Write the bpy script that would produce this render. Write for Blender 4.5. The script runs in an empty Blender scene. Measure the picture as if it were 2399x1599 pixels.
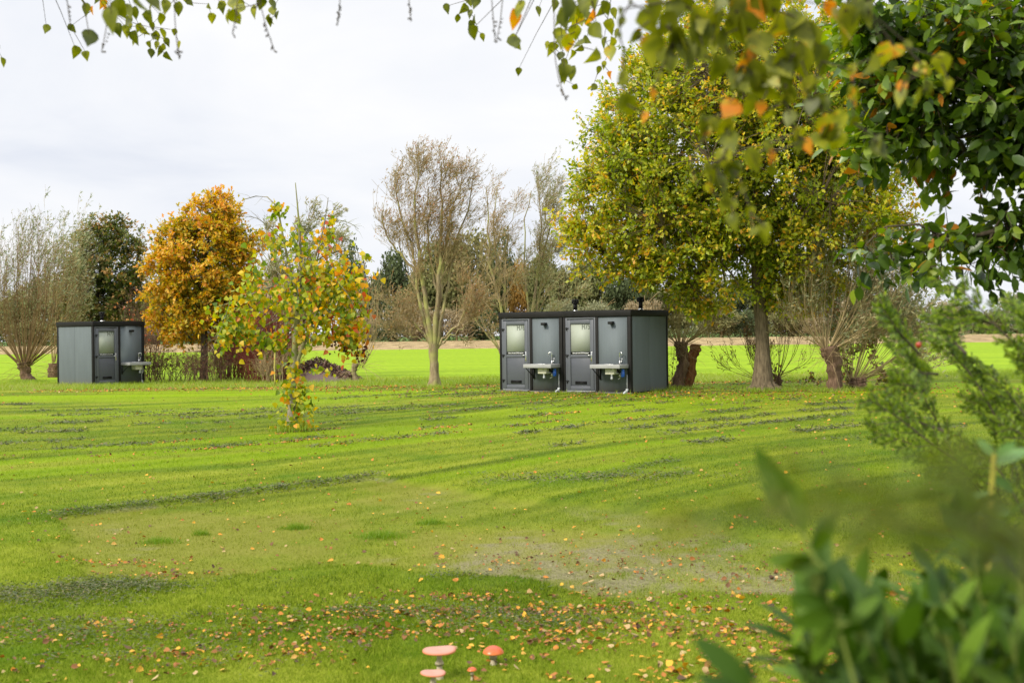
import bpy, math, random
import numpy as np
from mathutils import Matrix, Vector
PI = math.pi
SC = bpy.context.scene
COL = SC.collection
# ---------------------------------------------------------------- camera
F = 2800.0; CX, CY = 1199.5, 779.0; ROLL = 0.0125; EYE = 1.75
cr, sr = math.cos(ROLL), math.sin(ROLL)
cd = bpy.data.cameras.new('camera'); cam = bpy.data.objects.new('camera', cd); COL.objects.link(cam)
cd.sensor_width = 36; cd.lens = F / 2399 * 36; cd.shift_y = -20.5 / 2399
cd.clip_start = 0.05; cd.clip_end = 4000
cd.dof.use_dof = True; cd.dof.focus_distance = 32; cd.dof.aperture_fstop = 4.5
m = Matrix(((cr, sr, 0, 0), (0, 0, -1, 0), (-sr, cr, 0, EYE), (0, 0, 0, 1)))
cam.matrix_world = m
SC.camera = cam
# ---------------------------------------------------------------- world and sun
SUN_EL = math.radians(38); SUN_DIR = Vector((-0.80, -0.60, 0)).normalized()
w = bpy.data.worlds.new('World'); SC.world = w; w.use_nodes = True
nt = w.node_tree; nt.nodes.clear(); N = nt.nodes.new; Lk = nt.links.new
out = N('ShaderNodeOutputWorld'); mix = N('ShaderNodeMixShader'); b1 = N('ShaderNodeBackground'); b2 = N('ShaderNodeBackground')
sky = N('ShaderNodeTexSky'); sky.sky_type = 'NISHITA'; sky.sun_disc = False; sky.sun_elevation = SUN_EL
sky.sun_rotation = math.atan2(SUN_DIR.x, SUN_DIR.y)
Lk(sky.outputs[0], b1.inputs[0]); b1.inputs[1].default_value = 0.1
tc = N('ShaderNodeTexCoord'); sep = N('ShaderNodeSeparateXYZ'); Lk(tc.outputs['Generated'], sep.inputs[0])
def wmath(op, a, b=None, c=None):
    n = N('ShaderNodeMath'); n.operation = op
    for i, v in enumerate((a, b, c)):
        if v is None: continue
        if isinstance(v, (int, float)): n.inputs[i].default_value = v
        else: Lk(v, n.inputs[i])
    return n.outputs[0]
zc = wmath('MAXIMUM', sep.outputs[2], 0.0); den = wmath('ADD', zc, 0.22)
cmb = N('ShaderNodeCombineXYZ'); Lk(wmath('DIVIDE', sep.outputs[0], den), cmb.inputs[0]); Lk(wmath('DIVIDE', sep.outputs[1], den), cmb.inputs[1])
cmb.inputs[2].default_value = 3.7
n1 = N('ShaderNodeTexNoise'); n1.inputs['Scale'].default_value = 1.5; n1.inputs['Detail'].default_value = 6; n1.inputs['Roughness'].default_value = 0.5
n1.inputs['Distortion'].default_value = 0.3
Lk(cmb.outputs[0], n1.inputs['Vector'])
rp = N('ShaderNodeValToRGB'); e = rp.color_ramp.elements
e[0].position = 0.32; e[0].color = (0.75, 0.785, 0.87, 1); e[1].position = 0.66; e[1].color = (0.96, 0.96, 0.97, 1)
x = e.new(0.47); x.color = (0.865, 0.885, 0.935, 1)
Lk(n1.outputs[0], rp.inputs[0])
mr = N('ShaderNodeMapRange'); mr.interpolation_type = 'SMOOTHSTEP'
Lk(sep.outputs[2], mr.inputs[0]); mr.inputs[1].default_value = 0.30; mr.inputs[2].default_value = 0.85
mr.inputs[3].default_value = 1.0; mr.inputs[4].default_value = 2.9
Lk(rp.outputs[0], b2.inputs[0]); Lk(mr.outputs[0], b2.inputs[1])
mix.inputs[0].default_value = 0.95
Lk(b1.outputs[0], mix.inputs[1]); Lk(b2.outputs[0], mix.inputs[2]); Lk(mix.outputs[0], out.inputs[0])
sl = bpy.data.lights.new('sun', 'SUN'); sun = bpy.data.objects.new('sun', sl); COL.objects.link(sun)
sl.energy = 4.0; sl.angle = math.radians(11); sl.color = (1.0, 0.93, 0.80)
sv = Vector((SUN_DIR.x * math.cos(SUN_EL), SUN_DIR.y * math.cos(SUN_EL), math.sin(SUN_EL)))
sun.rotation_euler = sv.to_track_quat('Z', 'Y').to_euler(); sun.location = sv * 30
SC.view_settings.view_transform = 'Standard'; SC.view_settings.look = 'None'
SC.view_settings.exposure = 0.10; SC.view_settings.gamma = 1.0; SC.view_settings.use_curve_mapping = False
SC.cycles.use_denoising = True
SC.cycles.max_bounces = 6; SC.cycles.diffuse_bounces = 3; SC.cycles.glossy_bounces = 3; SC.cycles.transmission_bounces = 4
SC.cycles.transparent_max_bounces = 6; SC.cycles.caustics_reflective = False; SC.cycles.caustics_refractive = False
# ---------------------------------------------------------------- basic helpers
def P(px, py, D):
    """point seen at photo pixel (px, py), D metres ahead"""
    a = (np.asarray(px, float) - CX) / F * D; b = -(np.asarray(py, float) - CY) / F * D
    return np.stack([a * cr + b * sr, np.zeros_like(a) + D, -a * sr + b * cr + EYE], -1)
def G(px, py):
    d = P(px, py, 1.0); dz = d[..., 2] - EYE; t = EYE / -dz
    return np.stack([d[..., 0] * t, d[..., 1] * t, 0 * t], -1)
def tag(o, label=None, cat=None, group=None, kind=None):
    if label: o['label'] = label
    if cat: o['category'] = cat
    if group: o['group'] = group
    if kind: o['kind'] = kind
    return o
def empty(name, loc=(0, 0, 0), rz=0.0):
    o = bpy.data.objects.new(name, None); COL.objects.link(o); o.location = loc; o.rotation_euler = (0, 0, rz); o.empty_display_size = 0.1
    return o
class Geo:
    def __init__(s): s.v = []; s.f = []; s.n = 0; s.t = []
    def add(s, v, f, tint=0.5):
        v = np.asarray(v, np.float32).reshape(-1, 3); f = np.asarray(f, np.int64)
        s.v.append(v); s.f.append(f + s.n); s.n += len(v)
        s.t.append(np.broadcast_to(np.asarray(tint, np.float32), (len(v),)).copy()); return s
    def arrays(s):
        return np.concatenate(s.v), s.f, np.concatenate(s.t)
    def build(s, name, mat=None, parent=None, smooth=False, attrs=None, base=None):
        if not s.v: return None
        v, fs, t = s.arrays()
        if parent is not None or base is not None:
            b = base if base is not None else None
            if b is not None: v = v - np.asarray(b, np.float32)
        me = bpy.data.meshes.new(name)
        loops = np.concatenate([f.reshape(-1) for f in fs]).astype(np.int32)
        tot = np.concatenate([np.full(f.shape[0], f.shape[1], np.int32) for f in fs])
        st = np.concatenate([[0], np.cumsum(tot)[:-1]]).astype(np.int32)
        me.vertices.add(len(v)); me.vertices.foreach_set('co', v.astype(np.float32).ravel())
        me.loops.add(len(loops)); me.loops.foreach_set('vertex_index', loops)
        me.polygons.add(len(tot)); me.polygons.foreach_set('loop_start', st); me.polygons.foreach_set('loop_total', tot)
        if smooth: me.polygons.foreach_set('use_smooth', np.ones(len(tot), bool))
        at = me.attributes.new('tint', 'FLOAT', 'POINT'); at.data.foreach_set('value', t)
        for k, a in (attrs or {}).items():
            q = me.attributes.new(k, 'FLOAT', 'POINT'); q.data.foreach_set('value', np.asarray(a, np.float32))
        me.update(calc_edges=True)
        if mat: me.materials.append(mat)
        o = bpy.data.objects.new(name, me); COL.objects.link(o)
        if parent is not None: o.parent = parent
        elif base is not None: o.location = base
        return o
def kids(o): return [c for c in bpy.data.objects if c.parent == o]
def dup(root, parent=None, table=None):
    """a thing copied with its parts and their sub-parts"""
    if table is None:
        table = {}
        for c in bpy.data.objects:
            if c.parent: table.setdefault(c.parent.name, []).append(c)
    c = root.copy(); COL.objects.link(c)
    if parent is not None: c.parent = parent
    for ch in table.get(root.name, []): dup(ch, c, table)
    return c
def nrm(v): return v / np.maximum(np.linalg.norm(v, axis=-1, keepdims=True), 1e-9)
def tubes(Pt, R, sides=3, rng=None, lump=0.0, cap=False):
    """Pt (n,k,3), R (n,k): n tapered tubes as one vertex/face block"""
    Pt = np.asarray(Pt, float); R = np.asarray(R, float)
    if Pt.ndim == 2: Pt = Pt[None]; R = R[None]
    n, k, _ = Pt.shape
    T = np.gradient(Pt, axis=1); T = nrm(T)
    ref = np.where(np.abs(T[..., 2:3]) > 0.9, np.array([1.0, 0, 0]), np.array([0, 0, 1.0]))
    ref = np.broadcast_to(ref[:, :1], T.shape)
    A = nrm(np.cross(T, ref)); B = np.cross(T, A)
    an = np.linspace(0, 2 * PI, sides, endpoint=False)
    rr = R[..., None] * np.ones(sides)
    if lump and rng is not None: rr = rr * (1 + lump * rng.normal(size=rr.shape))
    V = Pt[:, :, None] + rr[..., None] * (A[:, :, None] * np.cos(an)[:, None] + B[:, :, None] * np.sin(an)[:, None])
    idx = np.arange(n * k * sides).reshape(n, k, sides)
    a = idx[:, :-1]; b = idx[:, 1:]
    f = np.stack([a, np.roll(a, -1, 2), np.roll(b, -1, 2), b], -1).reshape(-1, 4)
    return V.reshape(-1, 3), f
def bez(a, c, b, k):
    t = np.linspace(0, 1, k)[None, :, None]
    return (1 - t) ** 2 * a[:, None] + 2 * t * (1 - t) * c[:, None] + t ** 2 * b[:, None]
def at(Pt, t):
    n, k, _ = Pt.shape; u = t * (k - 1); i = np.clip(u.astype(int), 0, k - 2); fr = (u - i)[:, None]
    a = Pt[np.arange(n), i]; b = Pt[np.arange(n), i + 1]
    return a * (1 - fr) + b * fr, nrm(b - a)
def grow(rng, Pt, R, n, t0, t1, L, ang, up=0.1, jit=0.15, k=5, rs=0.6, tip=0.25, wind=0.0, taperL=0.5):
    """n side shoots on every polyline of Pt"""
    m = Pt.shape[0]; idx = np.repeat(np.arange(m), n)
    t = t0 + (t1 - t0) * rng.random(len(idx))
    p, d = at(Pt[idx], t)
    r0 = R[idx, 0] * (1 - t) + R[idx, -1] * t
    perp = nrm(np.cross(d, nrm(rng.normal(size=d.shape))))
    a = ang * (0.6 + 0.8 * rng.random(len(idx)))
    dr = nrm(d * np.cos(a)[:, None] + perp * np.sin(a)[:, None])
    if isinstance(L, np.ndarray): L = L[idx]
    Ls = L * (1 - taperL * t) * (0.55 + 0.8 * rng.random(len(idx)))
    pts = [p]
    for i in range(k - 1):
        dr = nrm(dr + np.array([wind, 0, up]) + jit * rng.normal(size=dr.shape))
        p = p + dr * (Ls / (k - 1))[:, None]; pts.append(p)
    Q = np.stack(pts, 1); rb = np.maximum(r0 * rs, 1e-4)
    return Q, rb[:, None] * np.linspace(1, tip, k)[None]
def leafblk(c, d, nn, L, W, stations=None, fold=0.18, droop=0.0):
    """leaves at c pointing along d with face normal nn. returns verts, faces, verts per leaf"""
    n = len(c); d = nrm(d); s = nrm(np.cross(nn, d)); nn = np.cross(d, s)
    L = np.broadcast_to(L, (n,))[:, None]; W = np.broadcast_to(W, (n,))[:, None]
    if stations is None or stations == 'ov':
        pr = [(0, 0), (.25, .5), (.62, .40), (1, 0), (.62, -.40), (.25, -.5)]
        V = np.stack([c + d * u * L + s * v * W + nn * (abs(v) * 2 * fold * W * .5 - droop * u * u * L) for u, v in pr], 1)
        b = np.arange(n)[:, None] * 6
        f = np.concatenate([b + np.array([0, 1, 2, 3]), b + np.array([0, 3, 4, 5])]); return V.reshape(-1, 3), f, 6
    if stations == 'dia':
        V = np.stack([c, c + d * .5 * L + s * .5 * W + nn * fold * W * .4, c + d * L, c + d * .45 * L - s * .5 * W + nn * fold * W * .4], 1)
        return V.reshape(-1, 3), np.arange(n * 4).reshape(n, 4), 4
    if stations == 'lobe':
        pr = [(0, 0), (.22, .3), (.36, .16), (.55, .5), (.68, .24), (1, .06), (.8, -.34), (.62, -.18), (.4, -.48), (.28, -.15)]
        V = np.stack([c + d * u * L + s * v * W + nn * (abs(v) * fold * W - droop * u * u * L) for u, v in pr], 1)
        b = np.arange(n)[:, None] * 10
        f = [b + np.array([0, 1, 2]), b + np.array([0, 2, 9]), b + np.array([2, 3, 4]), b + np.array([2, 4, 7]), b + np.array([2, 7, 9]), b + np.array([9, 7, 8]), b + np.array([4, 5, 6]), b + np.array([4, 6, 7])]
        return V.reshape(-1, 3), np.concatenate(f), 10
    st = np.asarray(stations)  # rows (u, halfwidth)
    rows = []
    for u, h in st:
        m_ = c + d * u * L - nn * (droop * u * u * L)
        rows += [m_ + s * h * W + nn * fold * h * W, m_, m_ - s * h * W + nn * fold * h * W]
    V = np.stack(rows, 1); k = len(st); b = np.arange(n)[:, None] * (3 * k); f = []
    for i in range(k - 1):
        a = 3 * i
        f += [b + np.array([a, a + 1, a + 4, a + 3]), b + np.array([a + 1, a + 2, a + 5, a + 4])]
    return V.reshape(-1, 3), np.concatenate(f), 3 * k
def interp_path(pts, k):
    pts = np.asarray(pts, float); s = np.concatenate([[0], np.cumsum(np.linalg.norm(np.diff(pts, axis=0), axis=1))]); s /= s[-1]
    t = np.linspace(0, 1, k); q = np.stack([np.interp(t, s, pts[:, i]) for i in range(3)], 1)
    for _ in range(2): q[1:-1] = (q[:-2] + 2 * q[1:-1] + q[2:]) / 4
    return q
_tab = np.random.default_rng(5).random((256, 256))
def vnoise(x, y):
    xi = np.floor(x).astype(int); yi = np.floor(y).astype(int); fx = x - xi; fy = y - yi
    fx = fx * fx * (3 - 2 * fx); fy = fy * fy * (3 - 2 * fy)
    g = lambda a, b: _tab[a % 256, b % 256]
    return (g(xi, yi) * (1 - fx) + g(xi + 1, yi) * fx) * (1 - fy) + (g(xi, yi + 1) * (1 - fx) + g(xi + 1, yi + 1) * fx) * fy
def fbm(x, y, o=4):
    s = 0; a = 0.5; t = 0
    for i in range(o): s = s + a * vnoise(x * 2 ** i + 17 * i, y * 2 ** i + 31 * i); t += a; a *= 0.5
    return s / t
def sstep(a, b, x): t = np.clip((x - a) / (b - a), 0, 1); return t * t * (3 - 2 * t)
# boxes, lathes
def box(g, x0, x1, y0, y1, z0, z1, bev=0.0, tint=0.5):
    if bev <= 0:
        v = [(x, y, z) for x in (x0, x1) for y in (y0, y1) for z in (z0, z1)]
        g.add(v, [(0, 1, 3, 2), (4, 6, 7, 5), (0, 4, 5, 1), (2, 3, 7, 6), (0, 2, 6, 4), (1, 5, 7, 3)], tint); return
    import bmesh
    bm = bmesh.new(); bmesh.ops.create_cube(bm, size=1)
    for q in bm.verts: q.co = Vector(((x0 + x1) / 2 + q.co.x * (x1 - x0), (y0 + y1) / 2 + q.co.y * (y1 - y0), (z0 + z1) / 2 + q.co.z * (z1 - z0)))
    bmesh.ops.bevel(bm, geom=bm.edges[:], offset=bev, segments=2, affect='EDGES', profile=0.5)
    bm.verts.index_update(); v = [tuple(q.co) for q in bm.verts]; byn = {}
    for f in bm.faces: byn.setdefault(len(f.verts), []).append([q.index for q in f.verts])
    n0 = g.n; g.add(v, byn[list(byn)[0]], tint)
    for kx in list(byn)[1:]: g.f.append(np.asarray(byn[kx]) + n0)
    bm.free()
def lathe(g, prof, c=(0, 0, 0), seg=24, tint=0.5, wob=None, tilt=(0, 0)):
    an = np.linspace(0, 2 * PI, seg, endpoint=False); pr = np.asarray(prof, float); k = len(pr)
    V = np.stack([pr[:, 0:1] * np.cos(an), pr[:, 0:1] * np.sin(an), np.broadcast_to(pr[:, 1:2], (k, seg))], -1)
    if wob is not None: V[..., 2] += wob * pr[:, 0:1] * (np.sin(an * 2 + 1) + .6 * np.sin(3 * an))
    V[..., 2] += V[..., 0] * tilt[0] + V[..., 1] * tilt[1]
    V = V + np.asarray(c); idx = np.arange(k * seg).reshape(k, seg); a = idx[:-1]; b = idx[1:]
    f = np.stack([a, np.roll(a, -1, 1), np.roll(b, -1, 1), b], -1).reshape(-1, 4); g.add(V.reshape(-1, 3), f, tint)
def tube1(g, pts, r, sides=10, tint=0.5):
    pts = np.asarray(pts, float); r = np.broadcast_to(r, (len(pts),)); v, f = tubes(pts, r, sides); n0 = g.n; g.add(v, f, tint)
    k = len(pts); g.f.append(np.array([list(range(sides))[::-1]]) + n0); g.f.append(np.array([list(range((k - 1) * sides, k * sides))]) + n0)
# ---------------------------------------------------------------- materials
def newmat(name):
    m = bpy.data.materials.new(name); m.use_nodes = True; t = m.node_tree; t.nodes.clear()
    o = t.nodes.new('ShaderNodeOutputMaterial'); b = t.nodes.new('ShaderNodeBsdfPrincipled'); t.links.new(b.outputs[0], o.inputs[0]); return m, t, b, o
def plain(name, c, rough=0.5, metal=0.0, var=0.12, scale=6.0, bump=0.0, coat=0.0, spec=0.5):
    m, t, b, o = newmat(name); b.inputs['Roughness'].default_value = rough; b.inputs['Metallic'].default_value = metal
    b.inputs['Specular IOR Level'].default_value = spec
    if coat: b.inputs['Coat Weight'].default_value = coat; b.inputs['Coat Roughness'].default_value = .08
    tcn = t.nodes.new('ShaderNodeTexCoord'); n = t.nodes.new('ShaderNodeTexNoise'); n.inputs['Scale'].default_value = scale; n.inputs['Detail'].default_value = 5
    t.links.new(tcn.outputs['Object'], n.inputs['Vector'])
    r = t.nodes.new('ShaderNodeValToRGB'); r.color_ramp.elements[0].position = .3; r.color_ramp.elements[1].position = .7
    r.color_ramp.elements[0].color = tuple(x * (1 - var) for x in c) + (1,); r.color_ramp.elements[1].color = tuple(min(1, x * (1 + var)) for x in c) + (1,)
    t.links.new(n.outputs[0], r.inputs[0]); t.links.new(r.outputs[0], b.inputs['Base Color'])
    if bump:
        bp = t.nodes.new('ShaderNodeBump'); bp.inputs['Distance'].default_value = bump; bp.inputs['Strength'].default_value = .6; t.links.new(n.outputs[0], bp.inputs['Height']); t.links.new(bp.outputs[0], b.inputs['Normal'])
    return m
def ramp(t, stops):
    r = t.nodes.new('ShaderNodeValToRGB'); e = r.color_ramp.elements
    while len(e) < len(stops): e.new(0.5)
    for i, (p, c) in enumerate(stops): e[i].position = p; e[i].color = tuple(c) + (1,)
    return r
def attr(t, n): a = t.nodes.new('ShaderNodeAttribute'); a.attribute_name = n; return a.outputs['Fac']
def leafmat(name, stops, trans=0.3, rough=0.5, spec=0.35, backdark=False):
    m, t, b, o = newmat(name); r = ramp(t, stops); t.links.new(attr(t, 'tint'), r.inputs[0])
    t.links.new(r.outputs[0], b.inputs['Base Color']); b.inputs['Roughness'].default_value = rough; b.inputs['Specular IOR Level'].default_value = spec
    if trans:
        tr = t.nodes.new('ShaderNodeBsdfTranslucent'); mx = t.nodes.new('ShaderNodeMixShader'); mx.inputs[0].default_value = trans
        gm = t.nodes.new('ShaderNodeHueSaturation'); gm.inputs['Saturation'].default_value = 1.15; gm.inputs['Value'].default_value = 1.35
        t.links.new(r.outputs[0], gm.inputs['Color']); t.links.new(gm.outputs[0], tr.inputs[0])
        t.links.new(b.outputs[0], mx.inputs[1]); t.links.new(tr.outputs[0], mx.inputs[2]); t.links.new(mx.outputs[0], o.inputs[0])
    return m
def barkmat(name, c1, c2, scale=14, zs=0.25, bump=0.02, moss=None):
    m, t, b, o = newmat(name); b.inputs['Roughness'].default_value = .9; b.inputs['Specular IOR Level'].default_value = .15
    tcn = t.nodes.new('ShaderNodeTexCoord'); mp = t.nodes.new('ShaderNodeMapping'); mp.inputs['Scale'].default_value = (1, 1, zs)
    t.links.new(tcn.outputs['Object'], mp.inputs[0]); n = t.nodes.new('ShaderNodeTexNoise'); n.inputs['Scale'].default_value = scale; n.inputs['Detail'].default_value = 6; n.inputs['Roughness'].default_value = .65
    t.links.new(mp.outputs[0], n.inputs['Vector']); r = ramp(t, [(.3, c1), (.68, c2)]); t.links.new(n.outputs[0], r.inputs[0]); col = r.outputs[0]
    if moss:
        n2 = t.nodes.new('ShaderNodeTexNoise'); n2.inputs['Scale'].default_value = 2.2; t.links.new(tcn.outputs['Object'], n2.inputs['Vector'])
        r2 = ramp(t, [(.45, (0, 0, 0)), (.62, (1, 1, 1))]); t.links.new(n2.outputs[0], r2.inputs[0]); mx = t.nodes.new('ShaderNodeMixRGB'); t.links.new(r2.outputs[0], mx.inputs[0]); t.links.new(col, mx.inputs[1]); mx.inputs[2].default_value = tuple(moss) + (1,); col = mx.outputs[0]
    t.links.new(col, b.inputs['Base Color'])
    bp = t.nodes.new('ShaderNodeBump'); bp.inputs['Distance'].default_value = bump; t.links.new(n.outputs[0], bp.inputs['Height']); t.links.new(bp.outputs[0], b.inputs['Normal']); return m
# ---------------------------------------------------------------- ground fields
PATCH = G(*np.array([(100, 1207), (500, 1160), (877, 1112), (1050, 1135), (1200, 1162), (1500, 1185), (1700, 1225), (2000, 1270), (2150, 1330), (1900, 1400), (1600, 1378), (1400, 1388), (1200, 1362), (1045, 1354), (933, 1323), (765, 1313), (607, 1344), (388, 1349), (224, 1323), (200, 1257)]).T)[:, :2]
def polydist(x, y, poly):
    ins = np.zeros(x.shape, bool); dm = np.full(x.shape, 1e9)
    for i in range(len(poly)):
        a = poly[i]; b = poly[(i + 1) % len(poly)]; e = b - a
        t = np.clip(((x - a[0]) * e[0] + (y - a[1]) * e[1]) / (e @ e), 0, 1)
        dm = np.minimum(dm, np.hypot(x - a[0] - t * e[0], y - a[1] - t * e[1]))
        c = ((a[1] > y) != (b[1] > y)) & (x < (b[0] - a[0]) * (y - a[1]) / (b[1] - a[1] + 1e-12) + a[0]); ins ^= c
    return np.where(ins, dm, -dm)
def scoord(x, y): return y - 1.35 * x + 0.05 * x * np.abs(x)
def fields(x, y):
    s = scoord(x, y) + 2.2 * (fbm(x * .09, y * .09, 3) - .5); a = x + .6 * y
    band = .55 * fbm(s * 1.15, a * .05, 2) + .45 * fbm(s * 3.0 + 9, a * .14, 2)
    near = sstep(13, 9, y); pat = fbm(x * .7 + 5, y * .7, 4); band = band * (1 - .75 * near) + .75 * near * pat
    band = np.clip((band - .5) * (1.25 - .2 * near) + .50 + .05 * near, 0, 1)
    nr = sstep(11.5, 9.5, y); d = polydist(x, y, PATCH) + (.25 + .95 * nr) * (fbm(x * 1.3, y * 1.3, 4) - .5) * sstep(14, 11, y)
    patch = sstep(-.03 - .25 * nr, .09 + .35 * nr, d); pvis = patch * (.35 + .65 * sstep(.38, .60, fbm(x * .9 + 50, y * .7, 4)))
    so = fbm(x * .8 + 3, y * .5 + 8, 4) - .16 * sstep(-1.2, -2.6, x) - .04 + .30 * np.exp(-(((x - .3) / 1.7) ** 2 + ((y - 9.1) / 1.1) ** 2)) + .14 * np.exp(-(((x - 1.2) / 2.5) ** 2 + ((y - 8.3) / .5) ** 2))
    e0, e1, e2 = PATCH[0], PATCH[1], PATCH[2]
    def sg(p, q): e = q - p; t = np.clip(((x - p[0]) * e[0] + (y - p[1]) * e[1]) / (e @ e), 0, 1); return np.hypot(x - p[0] - t * e[0], y - p[1] - t * e[1])
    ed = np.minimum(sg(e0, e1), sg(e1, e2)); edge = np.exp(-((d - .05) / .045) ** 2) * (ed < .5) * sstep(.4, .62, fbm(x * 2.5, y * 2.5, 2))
    band = band * (1 - .45 * np.exp(-((d + .05) / .07) ** 2) * (ed < .5))  # overhanging blades and their shade along the turf edge, darkened into the grass colour
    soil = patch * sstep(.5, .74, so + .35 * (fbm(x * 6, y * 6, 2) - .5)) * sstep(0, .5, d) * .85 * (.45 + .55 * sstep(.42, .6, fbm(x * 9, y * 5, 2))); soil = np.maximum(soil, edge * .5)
    lime = sstep(31.5, 33, y + 1.6 * (fbm(x * .1, y * .2, 2) - .5) * 2 + .06 * x) * sstep(38.6, 37.6, y) * sstep(.35, .5, fbm(x * .12 + 2, y * .5, 2))
    lime = np.maximum(lime, .55 * sstep(.6, .7, fbm(x * .05 + 40, s * .5, 2)) * sstep(12, 16, y))
    return band, pvis, soil, lime, d
def zlawn(x, y, d=None):
    if d is None: d = fields(x, y)[4]
    z = .03 * (fbm(x * .3, y * .3, 3) - .5) + .022 * (fbm(x * 1.6, y * 1.6, 3) - .5) * (1 - .5 * sstep(0, .2, d))
    return (z - .045 * sstep(-.02, .07, d)) * sstep(40.5, 38, y) * 1.0 - .0
def lawnmat(name, blade):
    m, t, b, o = newmat(name); L = t.links.new
    geo = t.nodes.new('ShaderNodeNewGeometry'); n = t.nodes.new('ShaderNodeTexNoise'); n.inputs['Scale'].default_value = 9; n.inputs['Detail'].default_value = 8; n.inputs['Roughness'].default_value = .7
    L(geo.outputs['Position'], n.inputs['Vector'])
    def mth(op, a, b2):
        q = t.nodes.new('ShaderNodeMath'); q.operation = op; q.use_clamp = False
        for i, v in enumerate((a, b2)):
            if isinstance(v, (int, float)): q.inputs[i].default_value = v
            else: L(v, q.inputs[i])
        return q.outputs[0]
    def mixc(f, a, c):
        q = t.nodes.new('ShaderNodeMixRGB'); L(f, q.inputs[0]); L(a, q.inputs[1])
        if isinstance(c, tuple): q.inputs[2].default_value = c + (1,)
        else: L(c, q.inputs[2])
        return q.outputs[0]
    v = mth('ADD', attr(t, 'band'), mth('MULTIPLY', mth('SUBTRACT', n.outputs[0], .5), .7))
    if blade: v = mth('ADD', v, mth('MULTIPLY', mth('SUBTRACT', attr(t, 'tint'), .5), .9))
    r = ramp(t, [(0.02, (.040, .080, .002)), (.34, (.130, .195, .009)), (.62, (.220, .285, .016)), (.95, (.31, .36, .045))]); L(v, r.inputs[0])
    r2 = ramp(t, [(.2, (.155, .195, .012)), (.8, (.245, .265, .045))]); L(v, r2.inputs[0])
    n7 = t.nodes.new('ShaderNodeTexNoise'); n7.inputs['Scale'].default_value = .55; n7.inputs['Detail'].default_value = 5; n7.inputs['Roughness'].default_value = .65; L(geo.outputs['Position'], n7.inputs['Vector']); r7 = ramp(t, [(.46, (0, 0, 0)), (.66, (.65, .65, .65))]); L(n7.outputs[0], r7.inputs[0])
    c = mixc(r7.outputs[0], r.outputs[0], (.080, .175, .006))
    c = mixc(attr(t, 'lime'), c, (.225, .36, .004))
    c = mixc(attr(t, 'patch'), c, r2.outputs[0])
    n3 = t.nodes.new('ShaderNodeTexNoise'); n3.inputs['Scale'].default_value = 45; n3.inputs['Detail'].default_value = 6; L(geo.outputs['Position'], n3.inputs['Vector'])
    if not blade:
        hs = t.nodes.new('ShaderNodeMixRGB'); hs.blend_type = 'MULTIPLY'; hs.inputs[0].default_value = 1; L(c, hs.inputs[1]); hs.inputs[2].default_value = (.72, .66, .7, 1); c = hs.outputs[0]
        rs = ramp(t, [(.3, (.085, .07, .045)), (.5, (.165, .145, .085)), (.72, (.25, .22, .13))]); L(n3.outputs[0], rs.inputs[0])
        c = mixc(mth('MULTIPLY', attr(t, 'soil'), .93), c, rs.outputs[0])
        bp = t.nodes.new('ShaderNodeBump'); bp.inputs['Distance'].default_value = .03; bp.inputs['Strength'].default_value = .8; L(n3.outputs[0], bp.inputs['Height']); L(bp.outputs[0], b.inputs['Normal'])
    L(c, b.inputs['Base Color']); b.inputs['Roughness'].default_value = .8; b.inputs['Specular IOR Level'].default_value = .06
    if blade:
        tr = t.nodes.new('ShaderNodeBsdfTranslucent'); mx = t.nodes.new('ShaderNodeMixShader'); mx.inputs[0].default_value = .3
        L(c, tr.inputs[0]); L(b.outputs[0], mx.inputs[1]); L(tr.outputs[0], mx.inputs[2]); L(mx.outputs[0], o.inputs[0])
    return m
def gridsheet(name, xs, ys, zf, mat, attrs=None):
    X, Y = np.meshgrid(xs, ys); x = X.ravel(); y = Y.ravel(); nx, ny = len(xs), len(ys)
    idx = np.arange(nx * ny).reshape(ny, nx); f = np.stack([idx[:-1, :-1], idx[:-1, 1:], idx[1:, 1:], idx[1:, :-1]], -1).reshape(-1, 4)
    g = Geo(); g.add(np.stack([x, y, zf(x, y)], 1), f); o = g.build(name, mat, smooth=True, attrs=attrs(x, y) if attrs else None); tag(o, kind='structure'); return o
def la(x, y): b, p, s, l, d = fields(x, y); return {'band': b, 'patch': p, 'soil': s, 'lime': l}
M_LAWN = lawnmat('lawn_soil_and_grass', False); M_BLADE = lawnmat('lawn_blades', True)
def fieldmat(name, stops, sc=(1, 1), fine=20, bumpd=.05, rowdir=None):
    m, t, b, o = newmat(name); L = t.links.new; geo = t.nodes.new('ShaderNodeNewGeometry')
    mp = t.nodes.new('ShaderNodeMapping'); mp.inputs['Scale'].default_value = (sc[0], sc[1], 1); L(geo.outputs['Position'], mp.inputs[0])
    n = t.nodes.new('ShaderNodeTexNoise'); n.inputs['Scale'].default_value = 1; n.inputs['Detail'].default_value = 4; L(mp.outputs[0], n.inputs['Vector'])
    n2 = t.nodes.new('ShaderNodeTexNoise'); n2.inputs['Scale'].default_value = fine; n2.inputs['Detail'].default_value = 4; L(geo.outputs['Position'], n2.inputs['Vector'])
    mx = t.nodes.new('ShaderNodeMath'); mx.operation = 'ADD'; L(n.outputs[0], mx.inputs[0]); L(n2.outputs[0], mx.inputs[1]); hf = t.nodes.new('ShaderNodeMath'); hf.operation = 'MULTIPLY'; hf.inputs[1].default_value = .5; L(mx.outputs[0], hf.inputs[0])
    r = ramp(t, stops); L(hf.outputs[0], r.inputs[0]); L(r.outputs[0], b.inputs['Base Color']); b.inputs['Roughness'].default_value = .9; b.inputs['Specular IOR Level'].default_value = .1
    bp = t.nodes.new('ShaderNodeBump'); bp.inputs['Distance'].default_value = bumpd; L(n2.outputs[0], bp.inputs['Height']); L(bp.outputs[0], b.inputs['Normal']); return m
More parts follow.
